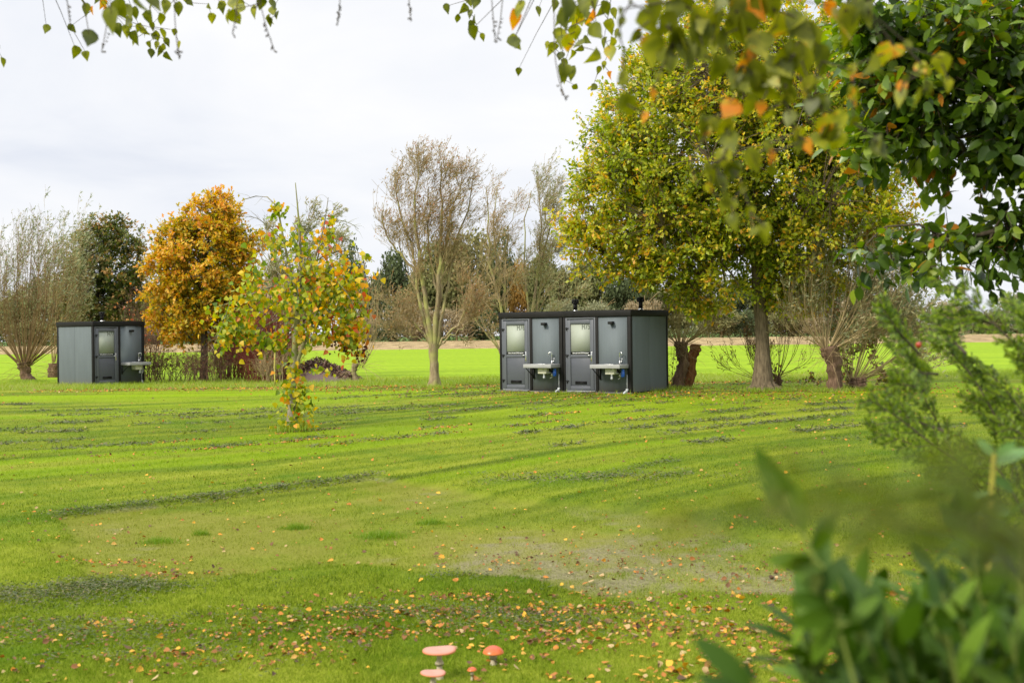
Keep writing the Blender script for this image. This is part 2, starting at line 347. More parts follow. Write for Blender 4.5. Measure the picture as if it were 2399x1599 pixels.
M_FIELD = fieldmat('young_crop', [(.36, (.105, .175, .003)), (.5, (.17, .26, .003)), (.62, (.215, .30, .006))], (.012, .6), 3)
M_STUB = fieldmat('maize_stubble', [(.38, (.075, .05, .025)), (.5, (.25, .18, .085)), (.62, (.42, .32, .17))], (.5, .10), 1.6, .3)
M_VERGE = fieldmat('rough_verge', [(.35, (.07, .11, .012)), (.52, (.15, .19, .03)), (.68, (.23, .21, .07))], (.3, .8), 8)
M_FAR = fieldmat('far_grass', [(.35, (.045, .085, .015)), (.6, (.09, .15, .03))], (.05, .1), 2)
g = Geo(); g.add([(-520, -60, -.12), (520, -60, -.12), (520, 760, -.12), (-520, 760, -.12)], [(0, 1, 2, 3)]); tag(g.build('ground', M_FAR), kind='structure')
xs = np.unique(np.concatenate([np.arange(-26, -9, .5), np.arange(-9, 9, .1), np.arange(9, 26.1, .5)])); ys = np.unique(np.round(np.concatenate([np.arange(-6, 5, .5), np.arange(5, 17, .08), np.arange(17, 41.01, .25)]), 3))
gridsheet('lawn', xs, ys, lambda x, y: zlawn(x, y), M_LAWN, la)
gridsheet('grass_verge', np.arange(-60, 60.1, 1.0), np.arange(41, 46.01, .5), lambda x, y: .02 * sstep(41, 42, y) * fbm(x, y), M_VERGE)
gridsheet('crop_field', np.linspace(-260, 260, 60), np.linspace(46, 136, 30), lambda x, y: 0 * x, M_FIELD)
gridsheet('stubble_field', np.linspace(-400, 400, 60), np.linspace(136, 290, 30), lambda x, y: 0 * x, M_STUB)
def pxsample(rng, n, y0, y1, pad=.22, pw=1.0):
    """ground points spread evenly over a range of bearings and distances as an eye at the camera meets them"""
    inv = 1 / y1 + (1 / y0 - 1 / y1) * rng.random(n) ** pw; y = 1 / inv
    x = (rng.random(n) - .5) * 2 * (.5 + pad) * (2399 / F) * y; return x, y
# ---------------------------------------------------------------- grass
rng = np.random.default_rng(11)
def blades(rng, x, y, h, wd, lean=.35):
    n = len(x); z = zlawn(x, y) - .004; an = rng.random(n) * 2 * PI; dx = np.cos(an) * wd; dy = np.sin(an) * wd
    l = rng.normal(size=(n, 2)) * lean * h[:, None]; V = np.stack([np.stack([x - dx, y - dy, z], 1), np.stack([x + dx, y + dy, z], 1), np.stack([x + l[:, 0], y + l[:, 1], z + h], 1)], 1)
    return V.reshape(-1, 3), np.arange(3 * n).reshape(n, 3)
x, y = pxsample(rng, 950000, 4.6, 40.5); b, p, s, l, d = fields(x, y)
keep = rng.random(len(x)) > np.where(d > .05, .30 + .65 * s, 0); x, y, b, p, s, l = [q[keep] for q in (x, y, b, p, s, l)]
h = np.where(p > .5, .017, .021) * (.5 + rng.random(len(x))) * (.45 + 1.1 * fbm(x * 5, y * 5, 3) ** 1.2) * (1 + .25 * np.clip(y / 20, 0, 1)); wd = .0013 * (1 + y / 9) 
v, f = blades(rng, x, y, h, wd); g = Geo(); g.add(v, f, np.repeat(rng.random(len(x)), 3))
r3 = lambda q: np.repeat(q, 3)
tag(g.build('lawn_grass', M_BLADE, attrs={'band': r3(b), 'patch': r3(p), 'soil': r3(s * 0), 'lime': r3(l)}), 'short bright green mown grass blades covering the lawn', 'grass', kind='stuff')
# rough grass on the verge
x = rng.uniform(-32, 32, 60000); y = 40.4 + 7.2 * rng.random(60000) ** 1.25; hh = .07 + .22 * rng.random(60000) * fbm(x * .6, y * .6, 3); 
ex2 = []
for px_, py_, r_, n_ in ((1790, 916, .75, 900), (684, 1010, .35, 420), (1018, 908, .6, 500), (838, 897, .4, 260), (1590, 912, .5, 350), (1950, 917, .6, 500), (2008, 914, .6, 400), (65, 895, .7, 700), (478, 895, .6, 400), (222, 905, .9, 300), (170, 905, 1.0, 300), (1400, 921, 1.6, 160), (1530, 916, .9, 300), (1180, 914, .6, 160), (1850, 912, 1.2, 500)):
    c_ = G(px_, py_); a_ = rng.random(n_) * 2 * PI; rr_ = r_ * (.3 + .9 * rng.random(n_)); ex2.append(np.stack([c_[0] + np.cos(a_) * rr_, c_[1] + np.sin(a_) * rr_ * .6, .05 + .12 * rng.random(n_)], 1))
ex2 = np.concatenate(ex2); x = np.concatenate([x, ex2[:, 0]]); y = np.concatenate([y, ex2[:, 1]]); hh = np.concatenate([hh, ex2[:, 2]]); NB = len(x)
v, f = blades(rng, x, y, hh, .010, .5)
M_ROUGH = leafmat('rough_grass', [(0, (.12, .22, .015)), (.5, (.24, .33, .03)), (.8, (.36, .36, .10)), (1, (.42, .30, .15))], .4)
g = Geo(); g.add(v, f, np.repeat(np.clip(.25 + .5 * fbm(x * .3, y, 3) + .3 * (rng.random(NB) - .5), 0, 1), 3)); tag(g.build('verge_grass', M_ROUGH), 'longer rough grass along the strip between lawn and bright field', 'grass', kind='stuff')
# tufts
def tuft(px, py, r, label, h=.07, n=420):
    c = G(px, py); q = rng.normal(size=(n, 2)) * r * np.array([1, .55]); xx = c[0] + q[:, 0]; yy = c[1] + q[:, 1]
    hh = h * (.5 + .7 * rng.random(n)) * np.exp(-(q[:, 0] ** 2 + q[:, 1] ** 2) / (3 * r * r)); v, f = blades(rng, xx, yy, hh, .003, .4); g = Geo(); g.add(v, f, np.repeat(.2 + .3 * rng.random(n), 3))
    tag(g.build('grass_tuft', M_TUFT, base=c), label, 'grass tuft', 'taller tufts in the thin grass patch')
M_TUFT = leafmat('tuft_grass', [(0, (.10, .19, .006)), (1, (.19, .29, .02))], .4)
tuft(375, 1258, .13, 'taller bright green grass tuft at the left end of the thin patch')
tuft(892, 1244, .16, 'widest green grass tuft in the middle of the thin patch', n=700)
tuft(1010, 1214, .09, 'green grass tuft behind and right of the widest tuft')
tuft(693, 1226, .09, 'small low grass tuft left of the widest tuft')
tuft(470, 1240, .05, 'smallest grass tuft between the left tuft and the low one', n=200)
# clippings lying in rows
M_CLIP = leafmat('grass_clippings', [(0, (.030, .045, .010)), (.6, (.065, .090, .018)), (1, (.17, .13, .06))], .1)
rows = [(np.array([(60, 1250), (0, 0)]))]
cl = []
def rowpts(rng, s0, x0, x1, n, wid=.18, gap=.5):
    xx = rng.uniform(x0, x1, n); yy = s0 + 1.35 * xx - .05 * xx * np.abs(xx) - 2.2 * (fbm(xx * .09, (s0 + xx) * .09, 3) - .5) + rng.normal(size=n) * wid
    k = (fbm(xx * .9 + s0, yy * .3, 3) > gap) & (rng.random(n) < .75); return xx[k], yy[k]
for s0, x0, x1, n in ((33, -11, 6, 500), (30.5, -10, 4, 500), (28.2, -9, 7, 500), (26.3, -9, 8, 450), (24.4, -8, 4, 260), (22.5, -6, 9, 300), (20.5, 0, 9, 300), (17.3, -1, 8, 330), (15.2, 1, 8, 300), (18.8, 2, 9, 300), (36, -12, 8, 500), (38, -12, 3, 400), (13.4, 1.5, 8, 160), (31.5, -12, 9, 400), (34.5, -9, 9, 400)):
    cl.append(np.stack(rowpts(rng, s0, x0, x1, n, .16, .48), 1))
for px, py, r, n in ((60, 1392, .35, 80), (170, 1386, .3, 110), (260, 1370, .2, 70), (330, 1376, .12, 30), (90, 1410, .3, 90), (400, 1530, .4, 60), (120, 1470, .35, 60), (1150, 1440, .5, 90), (1250, 1462, .4, 70), (30, 948, .35, 40), (1290, 1120, .5, 70), (1080, 1350, .12, 22), (1500, 1115, .5, 60), (940, 1430, .3, 50), (60, 1500, .4, 25), (250, 1480, .4, 45)):
    c = G(px, py); cl.append(c[:2] + rng.normal(size=(n, 2)) * r * np.array([1.3, .45]))
[cl.append((lambda q_: PATCH[i_] * (1 - q_) + PATCH[i_ + 1] * q_ + rng.normal(size=(110, 2)) * .03 + [0, .04])(rng.random(110)[:, None])) for i_ in (0, 1)]; cl = np.concatenate(cl); cl = cl[(cl[:, 1] < 39.5) & (cl[:, 1] > 5)]
mI = np.repeat(np.arange(len(cl)), 12); c = cl[mI] + rng.normal(size=(len(mI), 2)) * .045 * (1 + cl[mI][:, 1:2] / 22); z = zlawn(c[:, 0], c[:, 1]) + .012 + .022 * rng.random(len(mI)); c3 = np.column_stack([c, z])
dd = rng.normal(size=c3.shape) * np.array([1, 1, .3]); v, f, k = leafblk(c3, dd, np.array([0, 0, 1.]) + .6 * rng.normal(size=c3.shape), .06 * (.45 + .6 * sstep(9, 22, c3[:, 1])) * (.7 + rng.random(len(c3))), .006 + .010 * sstep(9, 22, c3[:, 1]), 'dia')
g = Geo(); g.add(v, f, np.repeat(rng.random(len(c3)), k)); tag(g.build('grass_clippings', M_CLIP), 'dark mown grass clippings lying in rows and clumps across the lawn', 'grass clippings', kind='stuff')
# ---------------------------------------------------------------- fallen leaves
LV = [(0, (.065, .036, .012)), (.2, (.19, .075, .016)), (.4, (.46, .165, .014)), (.6, (.58, .31, .02)), (.8, (.30, .19, .07)), (1, (.42, .30, .14))]
M_LITTER = leafmat('fallen_leaves', LV, .15, .6)
pts = []; drift = []
x, y = pxsample(rng, 9000, 5.0, 14, .2); pr = .03 + .80 * sstep(-1.5, 2.0, x) * sstep(8.2, 6.6, y) + .30 * sstep(9.5, 8.4, y) * sstep(-.5, 1.5, x) + .10 * sstep(6.6, 5.6, y)
pr = pr * (.25 + 1.5 * sstep(.42, .62, fbm(x * 1.1 + 7, y * 2.2, 3))) + .13 * fields(x, y)[1]
k = rng.random(len(x)) < pr; pts.append(np.stack([x[k], y[k]], 1))
for px, py, rx, ry, n in ((1150, 1440, 1.0, .14, 300), (1330, 1478, .8, .12, 200), (700, 1490, .5, .12, 110), (500, 1540, .6, .12, 130), (260, 1490, .6, .2, 110), (1000, 1400, .5, .1, 60), (760, 1450, .4, .1, 50), (1600, 1500, .8, .2, 200), (300, 1310, .35, .08, 60), (430, 1336, .3, .06, 50), (60, 1560, .6, .2, 60), (1750, 1330, .9, .3, 110), (1560, 1290, .8, .3, 90), (1300, 1300, .9, .25, 70), (1480, 1400, 1.2, .3, 120)):
    c = G(px, py); n = int(n * 1.9); cc_ = c[:2] + rng.normal(size=(40, 2)) * np.array([rx, ry]); drift.append(cc_[rng.integers(0, 40, n)] + rng.normal(size=(n, 2)) * [.11, .05])
for s0, x0, x1, n, wd_, gp in ((24.0, -7.5, 1.5, 900, .10, .45), (22.3, -6.6, 2, 420, .10, .48), (21.0, 1, 9, 260, .14, .5), (26.3, -6, -3, 200, .12, .4), (16, 1, 8, 90, .3, .4)):
    pts.append(np.stack(rowpts(rng, s0, x0, x1, n, wd_, gp), 1))
c = G(1790, 915); pts.append(c[:2] + rng.normal(size=(2600, 2)) * np.array([4.4, 2.3]) + np.array([-.5, -1.3]))
pts.append(np.column_stack([rng.uniform(-16, 13, 2600), 39.6 + rng.normal(size=2600) * .8])); pts.append(np.array([-10.5, 43.0]) + rng.normal(size=(1500, 2)) * np.array([3.2, 1.3])); pts.append(np.column_stack([rng.uniform(-7, 3, 500), 37 + rng.normal(size=500) * 1.2]))
x, y = pxsample(rng, 1300, 10, 39, .1); pts.append(np.stack([x, y], 1))
nd = len(np.concatenate(pts)); pts += drift; lp = np.concatenate(pts); isd = np.arange(len(lp)) >= nd; isd = isd[(lp[:, 1] > 4.5) & (lp[:, 1] < 45)]; lp = lp[(lp[:, 1] > 4.5) & (lp[:, 1] < 45)]
sx = np.abs(lp[:, 0] / lp[:, 1]); vis = (sx < .40) & (lp[:, 1] > 6.0) & (lp[:, 1] < 9) & (lp[:, 0] / lp[:, 1] < .22)
cand = np.where(vis & ~isd)[0]; cand = cand if len(cand) > 320 else np.where(vis)[0]; pick = rng.choice(cand, 300, replace=False); rest = np.setdiff1d(np.arange(len(lp)), pick)
def leafset(rng, xy, size, tints):
    z = zlawn(xy[:, 0], xy[:, 1]) + .008 + .018 * rng.random(len(xy)); c3 = np.column_stack([xy, z]); dd = rng.normal(size=c3.shape) * np.array([1, 1, .25])
    return leafblk(c3, dd, np.array([0, -.25, 1.]) + .45 * rng.normal(size=c3.shape), size, size * .72, 'ov', .35, .12)
q = lp[rest]; n = len(q); sz = .030 * np.exp(.32 * rng.normal(size=n)).clip(.4, 1.9) * (1 + np.clip((q[:, 1] - 12) / 30, 0, .8)); tn = np.clip(rng.beta(1.0, 1.5, n), 0, 1); dk = isd[rest] & (rng.random(n) < .55); tn = np.where(dk, .34 * rng.random(n) ** 1.3, tn); sz = sz * np.where(isd[rest], .82, 1); tn = np.where((q[:, 1] > 15) & (rng.random(n) < .5), tn * .45, tn)
v, f, k = leafset(rng, q, sz, tn); tn = tn; g = Geo(); g.add(v, f, np.repeat(tn, k)); tag(g.build('leaf_litter', M_LITTER), 'brown, orange and yellow fallen leaves strewn thinly over the lawn', 'fallen leaves', kind='stuff')
kinds = [('golden yellow', .6), ('burnt orange', .3), ('pale tan', .93), ('dark brown', .05)]; protos = {}
for i, j in enumerate(pick):
    ki = int(rng.choice(4, p=[.3, .28, .27, .15])); va = int(rng.integers(3)); nm, t0 = kinds[ki]
    if (ki, va) not in protos:
        g = Geo(); c3 = np.array([[-.5, 0, 0.]]); v, f, k = leafblk(c3, np.array([[1., 0, 0]]), np.array([[0, 0, 1.]]), 1.0, .7 + .1 * va, [(0, .02), (.12, .34), (.35, .5), (.6, .42), (.82, .2), (1, .02)], (.5, .2, -.35)[va], (.25, -.2, .12)[va])
        g.add(v, f, t0 + .06 * (va - 1)); o = g.build('fallen_leaf', M_LITTER, smooth=True); protos[(ki, va)] = o
    else: o = protos[(ki, va)].copy(); COL.objects.link(o)
    xy = lp[j]; o.location = (xy[0], xy[1], float(zlawn(xy[:1], xy[1:])[0]) + .018); o.scale = [.028 + .026 * rng.random()] * 3
    o.rotation_euler = (rng.normal() * .35 - .15, rng.normal() * .35, rng.random() * 2 * PI)
    px_ = CX + F * xy[0] / xy[1]; zn = 'left of the toadstools' if px_ < 960 else ('right of the toadstools' if px_ > 1200 else 'just behind the toadstools'); dp = 'nearest the camera' if xy[1] < 7.4 else 'toward the bare patch'
    tag(o, nm + ' fallen leaf in the grass ' + zn + ', ' + dp, 'fallen leaf', nm + ' leaves ' + zn + ' ' + dp)
# ---------------------------------------------------------------- sanitary cabins
def panelmat(name, c, rough):
    m, t, b, o = newmat(name); L = t.links.new; b.inputs['Roughness'].default_value = rough; b.inputs['Specular IOR Level'].default_value = .3
    tcn = t.nodes.new('ShaderNodeTexCoord'); sp = t.nodes.new('ShaderNodeSeparateXYZ'); L(tcn.outputs['Object'], sp.inputs[0])
    def mth(op, a, b2):
        q = t.nodes.new('ShaderNodeMath'); q.operation = op
        for i, v in enumerate((a, b2)):
            if isinstance(v, (int, float)): q.inputs[i].default_value = v
            else: L(v, q.inputs[i])
        return q.outputs[0]
    u = mth('ADD', sp.outputs[0], sp.outputs[1]); wv = mth('SINE', mth('MULTIPLY', u, 2 * PI / .052), 0.0)
    wv2 = mth('POWER', mth('MAXIMUM', wv, 0.0), 6.0)
    bp = t.nodes.new('ShaderNodeBump'); bp.inputs['Distance'].default_value = .004; bp.inputs['Strength'].default_value = .7; L(wv2, bp.inputs['Height']); L(bp.outputs[0], b.inputs['Normal'])
    n = t.nodes.new('ShaderNodeTexNoise'); n.inputs['Scale'].default_value = 1.6; n.inputs['Detail'].default_value = 5; mp = t.nodes.new('ShaderNodeMapping'); mp.inputs['Scale'].default_value = (3, 3, .6); L(tcn.outputs['Object'], mp.inputs[0]); L(mp.outputs[0], n.inputs['Vector'])
    f = mth('ADD', n.outputs[0], mth('MULTIPLY', wv2, -.25))
    r = ramp(t, [(.25, tuple(q * .93 for q in c)), (.7, tuple(q * 1.06 for q in c))]); L(f, r.inputs[0])
    n5 = t.nodes.new('ShaderNodeTexNoise'); n5.inputs['Scale'].default_value = 7; n5.inputs['Detail'].default_value = 6; L(tcn.outputs['Object'], n5.inputs['Vector']); dz = mth('MULTIPLY', mth('POWER', mth('MAXIMUM', mth('SUBTRACT', 1.0, mth('MULTIPLY', sp.outputs[2], 2.6)), 0.0), 2.0), mth('MULTIPLY', n5.outputs[0], 1.1)); mx = t.nodes.new('ShaderNodeMixRGB'); L(dz, mx.inputs[0]); L(r.outputs[0], mx.inputs[1]); mx.inputs[2].default_value = (.16, .14, .09, 1); L(mx.outputs[0], b.inputs['Base Color']); return m
M_PANEL = panelmat('grey_sandwich_panel', (.110, .130, .138), .68)
M_BLACK = plain('black_coated_steel', (.009, .009, .0085), .55, var=.2, spec=.25)
M_FASCIA = plain('dark_fascia_steel', (.0125, .0118, .011), .6, var=.2, spec=.16)
M_DOOR = plain('anthracite_door', (.066, .071, .085), .42, var=.06)
M_DOORL = plain('anthracite_door_profile', (.085, .091, .106), .42, var=.05)
M_GLASS = plain('frosted_glass', (.29, .315, .26), .6, var=.03, scale=3, spec=.3)
M_BAND = plain('black_notice_film', (.012, .012, .012), .35)
M_WHITE = plain('white_lettering', (.75, .75, .72), .5, var=.02)
M_NUM = plain('grey_lettering', (.10, .112, .092), .5, var=.02)
M_STEEL = plain('brushed_steel', (.66, .66, .64), .28, metal=1.0, var=.08)
M_TOP = plain('pale_grey_worktop', (.29, .29, .28), .5, var=.08, spec=.3)
M_PVC = plain('grey_pvc', (.42, .44, .45), .45)
M_CREAM = plain('cream_basin', (.62, .60, .50), .4, var=.05)
M_BLUE = plain('blue_filter', (.01, .10, .52), .3, coat=.5)
M_BRASS = plain('brass', (.55, .42, .22), .35, metal=1.0)
M_CONC = plain('concrete', (.12, .115, .10), .9, bump=.004)
W_, Dp, H_ = 2.25, 2.25, 2.35
def text(name, body, size, loc, mat, parent, wide=1.0):
    cu = bpy.data.curves.new(name, 'FONT'); cu.body = body; cu.size = size; cu.extrude = .0008; cu.resolution_u = 3; cu.align_x = 'CENTER'; cu.align_y = 'CENTER'
    o = bpy.data.objects.new(name, cu); COL.objects.link(o); cu.materials.append(mat); o.parent = parent; o.location = loc; o.rotation_euler = (PI / 2, 0, 0); o.scale = (wide, 1, 1); cu.offset = size * .02
    dg = bpy.context.evaluated_depsgraph_get(); me = bpy.data.meshes.new_from_object(o.evaluated_get(dg)); q = bpy.data.objects.new(name, me); COL.objects.link(q); q.parent = parent; q.location = loc; q.rotation_euler = (PI / 2, 0, 0); q.scale = (wide, 1, 1)
    bpy.data.objects.remove(o); q.name = name; return q
def cabin(num, label, corner, yaw, tapdir=1, filt=True, slab=True, mirror=False):
    """local x along the front, y to the back, origin at the front left foot"""
    r = empty('sanitary_cabin', corner, yaw); tag(r, label, 'cabin', 'sanitary cabins on the lawn')
    def one(name, mat, fn, par=r, smooth=False):
        g = Geo(); fn(g); return g.build(name, mat, par, smooth)
    tz = 2.18  # underside of the fascia
    one('plinth', M_BLACK, lambda g: box(g, .03, W_ - .03, .03, Dp - .03, -.08, .04))
    if slab: one('concrete_strip', M_CONC, lambda g: box(g, -.02, W_ + .02, -.10, .028, -.10, .025, .01))
    for x0, x1, y0, y1 in ((0, .07, 0, .09), (W_ - .11, W_, 0, .11), (0, .09, Dp - .09, Dp), (W_ - .09, W_, Dp - .09, Dp)): one('corner_post', M_FASCIA, lambda g: box(g, x0, x1, y0, y1, 0, tz, .004))
    one('middle_post', M_FASCIA, lambda g: box(g, 1.095, 1.18, .004, .08, 0, tz, .004))
    one('fascia', M_FASCIA, lambda g: (box(g, -.02, W_ + .02, -.02, Dp + .02, tz + .002, H_, .008)))
    one('front_panel', M_PANEL, lambda g: box(g, 1.182, W_ - .112, .03, .09, .045, tz - .003))
    one('sill_strip', M_BLACK, lambda g: box(g, 1.182, W_ - .112, .022, .09, .0, .043))
    for xx, sx in ((.012, 1), (W_ - .052, -1)):
        one('side_panel', M_PANEL, lambda g: box(g, xx, xx + .04, .115, Dp / 2 + .012, .03, tz - .003, .004))
        one('side_panel', M_PANEL, lambda g: box(g, xx, xx + .04, Dp / 2 + .018, Dp - .093, .03, tz - .003, .004))
    one('back_panel', M_PANEL, lambda g: box(g, .093, W_ - .093, Dp - .06, Dp - .02, .03, tz - .003))
    one('roof', M_FASCIA, lambda g: box(g, .03, W_ - .03, .03, Dp - .03, H_ + .001, H_ + .012))
    # door
    dr = one('door', M_DOOR, lambda g: (box(g, .072, 1.093, .045, .085, .03, 2.172)))
    def frame(g, x0, x1, z0, z1, wd, y0, y1, bev=.006):
        box(g, x0, x0 + wd, y0, y1, z0, z1, bev); box(g, x1 - wd, x1, y0, y1, z0, z1, bev)
        box(g, x0 + wd, x1 - wd, y0, y1, z1 - wd, z1, bev); box(g, x0 + wd, x1 - wd, y0, y1, z0, z0 + wd, bev)
    one('door_frame', M_DOORL, lambda g: frame(g, .074, 1.091, .045, 2.168, .055, .012, .044), dr)
    def leaf(g):
        frame(g, .133, 1.035, .07, 2.095, .118, -.004, .043, .008)
        box(g, .252, .916, -.002, .043, 1.012, 1.085, .006)
    one('door_leaf', M_DOORL, leaf, dr)
    one('threshold', M_PVC, lambda g: box(g, .10, 1.06, .0, .03, .035, .05), dr)
    one('lower_panel', M_DOOR, lambda g: (box(g, .253, .915, .020, .043, .19, 1.010), box(g, .262, .906, .012, .021, .20, 1.0, .003)), dr)
    gl = one('window_pane', M_GLASS, lambda g: box(g, .253, .915, .022, .043, 1.087, 1.975), dr)
    text('cabin_number', num, .235, (.772, .0205, 1.895), M_NUM, dr, .72)
    one('notice_band', M_BAND, lambda g: box(g, .255, .913, .018, .0215, 1.100, 1.175), dr)
    text('notice_text', 'Gelieve niks tegen de unit te plaatsen', .046, (.584, .0165, 1.138), M_WHITE, dr, .80)
    def grille(g):
        box(g, .40, .79, -.001, .012, .24, .325)
        for i in range(5): box(g, .408, .782, -.009, -.0015, .249 + i * .015, .257 + i * .015)
    one('ventilation_grille', M_BLACK, grille, dr)
    def handle(g):
        box(g, .948, .985, -.016, -.0045, .90, 1.175, .006); tube1(g, [(.966, -.016, 1.075), (.966, -.06, 1.075)], .011); tube1(g, [(.972, -.06, 1.075), (.835, -.063, 1.077)], .011)
    one('handle', M_STEEL, handle, dr); one('lock_cylinder', M_BRASS, lambda g: (tube1(g, [(.966, -.016, .955), (.966, -.032, .955)], .014), box(g, .958, .974, -.024, -.0165, .925, .955)), dr)
    for z in (.31, 1.06, 1.84): one('hinge', M_BLACK, lambda g: (box(g, .095, .195, -.022, -.0045, z, z + .03, .003), tube1(g, [(.135, -.024, z - .05), (.135, -.024, z + .045)], .013), box(g, .118, .152, -.014, .011, z - .045, z - .002, .003)), dr)
    one('wall_lamp', M_BLACK, lambda g: (box(g, 1.575, 1.715, -.115, .028, 1.955, 2.035, .006)))
    # sink
    sk = one('worktop', M_TOP, lambda g: (box(g, 1.20, 2.17, -.50, .029, .715, .822, .006)))
    one('sink_bowl', M_STEEL, lambda g: (box(g, 1.42, 1.92, -.42, -.12, .8225, .829, .003), box(g, 1.46, 1.88, -.38, -.16, .8295, .832)), sk)
    one('basin_underside', M_CREAM, lambda g: (box(g, 1.60, 1.90, -.34, -.06, .54, .714, .02)), sk)
    def trap(g):
        tube1(g, [(1.80, -.30, .712), (1.80, -.30, .66)], .045, 14); tube1(g, [(1.80, -.30, .66), (1.80, -.30, .42)], .026, 12); tube1(g, [(1.80, -.30, .47), (1.80, -.30, .40)], .034, 12)
        tube1(g, [(1.80, -.30, .60), (1.88, -.24, .58), (1.96, -.1, .57), (1.96, .02, .56)], .02, 10)
    one('drain_trap', M_PVC, trap, sk)
    def hoses(g):
        for q in range(4):
            a = rng.random(3); tube1(g, interp_path([(1.86 + .03 * q, -.12 - .04 * q, .71), (1.84 + .05 * q, -.2, .58 + .04 * a[0]), (1.95 + .02 * q, -.15, .55 + .08 * a[1]), (2.02, -.06, .66)], 10), .011, 6)
    one('water_hoses', M_BLACK, hoses, sk)
    one('valve', M_STEEL, lambda g: (tube1(g, [(1.97, -.14, .60), (1.97, -.14, .42)], .013), tube1(g, [(1.93, -.14, .50), (2.0, -.14, .50)], .016), tube1(g, [(1.92, -.17, .40), (1.97, -.14, .44)], .010)), sk)
    if filt: one('blue_water_filter', M_BLUE, lambda g: lathe(g, [(0.001, .46), (.04, .465), (.052, .49), (.055, .60), (.045, .64), (.05, .645), (.05, .67), (.02, .69), (.001, .692)], (2.075, -.16, 0), 16), sk, True)
    else: one('pipe_fitting', M_PVC, lambda g: (tube1(g, [(2.05, -.14, .70), (2.05, -.14, .45), (2.0, -.17, .40)], .024)), sk)
    one('bracket', M_BLACK, lambda g: (tube1(g, [(1.235, -.42, .712), (1.235, -.02, .44)], .013, 6), box(g, 1.222, 1.248, -.02, .029, .38, .71)), sk)
    def tap(g):
        cx, cy = 1.93, -.07; s_ = tapdir
        tube1(g, [(cx, cy, .822), (cx, cy, .92)], .024, 14); tube1(g, [(cx, cy, .90)] + [(cx, cy, 1.10)] + [(cx + s_ * .045 * (1 - math.cos(a)), cy - .02 * (1 - math.cos(a)), 1.13 + .035 * math.sin(a)) for a in np.linspace(.2, PI - .2, 8)] + [(cx + s_ * .092, cy - .04, 1.075)], .0135, 10)
        tube1(g, [(cx + .02, cy, .90), (cx + .075, cy, .905)], .016, 10); tube1(g, [(cx + .072, cy, .90), (cx + .078, cy, 1.0)], .008, 8)
    one('tap', M_STEEL, tap, sk, True)
    one('drainpipe', M_PVC, lambda g: (tube1(g, [(W_ - .135, .010, .52), (W_ - .135, .010, .10)], .0135), tube1(g, [(W_ - .135, .010, .12), (W_ - .135, -.012, .06), (W_ - .155, -.06, .045), (W_ - .165, -.11, .02), (W_ - .165, -.12, -.06)], .034, 12), tube1(g, [(W_ - .135, .006, .07), (W_ - .135, .0, .125)], .042, 12)))
    # flue
    vx, vy = 1.62, 1.75
    fl = one('vent_pipe', M_BLACK, lambda g: tube1(g, [(vx, vy, H_ + .05), (vx, vy, H_ + .33)], .062, 18)); one('collar', M_STEEL, lambda g: (lathe(g, [(.09, H_ + .011), (.085, H_ + .03), (.066, H_ + .045), (.064, H_ + .07)], (vx, vy, 0), 18)), fl)
    def cowl(g):
        lathe(g, [(.001, H_ + .40), (.098, H_ + .395), (.104, H_ + .385), (.104, H_ + .37), (.06, H_ + .365), (.06, H_ + .27), (.07, H_ + .255), (.064, H_ + .25)], (vx, vy, 0), 18)
        for i in range(10):
            a = i * 2 * PI / 10; tube1(g, [(vx + .098 * math.cos(a), vy + .098 * math.sin(a), H_ + .385), (vx + .098 * math.cos(a), vy + .098 * math.sin(a), H_ + .27)], .012, 6)
        lathe(g, [(.062, H_ + .262), (.106, H_ + .262), (.106, H_ + .28), (.062, H_ + .28)], (vx, vy, 0), 18)
    one('cowl', M_BLACK, cowl, fl); return r
a1 = math.radians(-35); cR = G(1479, 921.5); ex = np.array([math.cos(a1), math.sin(a1), 0])
c75 = cR - ex * W_; c76 = cR - ex * (2 * W_ + .03)
cabin('H75', 'grey cabin under the oak with door number H75 and a sink with blue filter', c75, a1, 1)
cabin('H76', 'grey cabin with door number H76, joined to the left side of cabin H75', c76, a1, -1)
a2 = math.radians(54); cL = G(219, 903.5)
cabin('H77', 'lone grey cabin beside the pollard willow, standing apart on the far lawn', cL, a2, 1, False, False)
# ---------------------------------------------------------------- trees
B_OAK = barkmat('oak_bark', (.07, .052, .032), (.20, .155, .095), 22, .18, .03)
B_DARK = barkmat('dark_bark', (.035, .028, .020), (.10, .08, .055), 16, .3, .01)
B_WILLOW = barkmat('willow_bark', (.13, .09, .05), (.32, .26, .15), 9, .3, .02, moss=(.30, .29, .10))
B_STUMP = barkmat('pollard_bark', (.06, .035, .022), (.22, .14, .09), 16, .2, .05)
B_ROT = barkmat('rotten_wood', (.09, .035, .015), (.33, .15, .06), 14, .2, .05)
B_ROD = barkmat('willow_rod', (.24, .17, .08), (.44, .34, .18), 6, .4, .004)
B_RODD = barkmat('brown_rod', (.13, .08, .035), (.30, .20, .095), 6, .4, .004)
B_RED = barkmat('red_twig', (.085, .020, .016), (.21, .055, .038), 5, .4, .004)
B_BRAMB = barkmat('bramble_cane', (.06, .028, .022), (.19, .11, .07), 5, .4, .004)
B_GREY = barkmat('young_bark', (.13, .115, .085), (.28, .25, .18), 16, .3, .01, moss=(.22, .22, .07))
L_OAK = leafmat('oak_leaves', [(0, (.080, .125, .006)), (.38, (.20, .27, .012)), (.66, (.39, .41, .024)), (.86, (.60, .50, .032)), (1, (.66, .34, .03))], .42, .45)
L_OAKO = leafmat('orange_oak_leaves', [(0, (.09, .14, .012)), (.28, (.27, .28, .02)), (.55, (.54, .38, .02)), (.85, (.64, .34, .02)), (1, (.56, .22, .03))], .4)
L_OAKG = leafmat('green_oak_leaves', [(0, (.035, .06, .012)), (.4, (.085, .12, .022)), (.72, (.17, .18, .045)), (1, (.36, .20, .06))], .3)
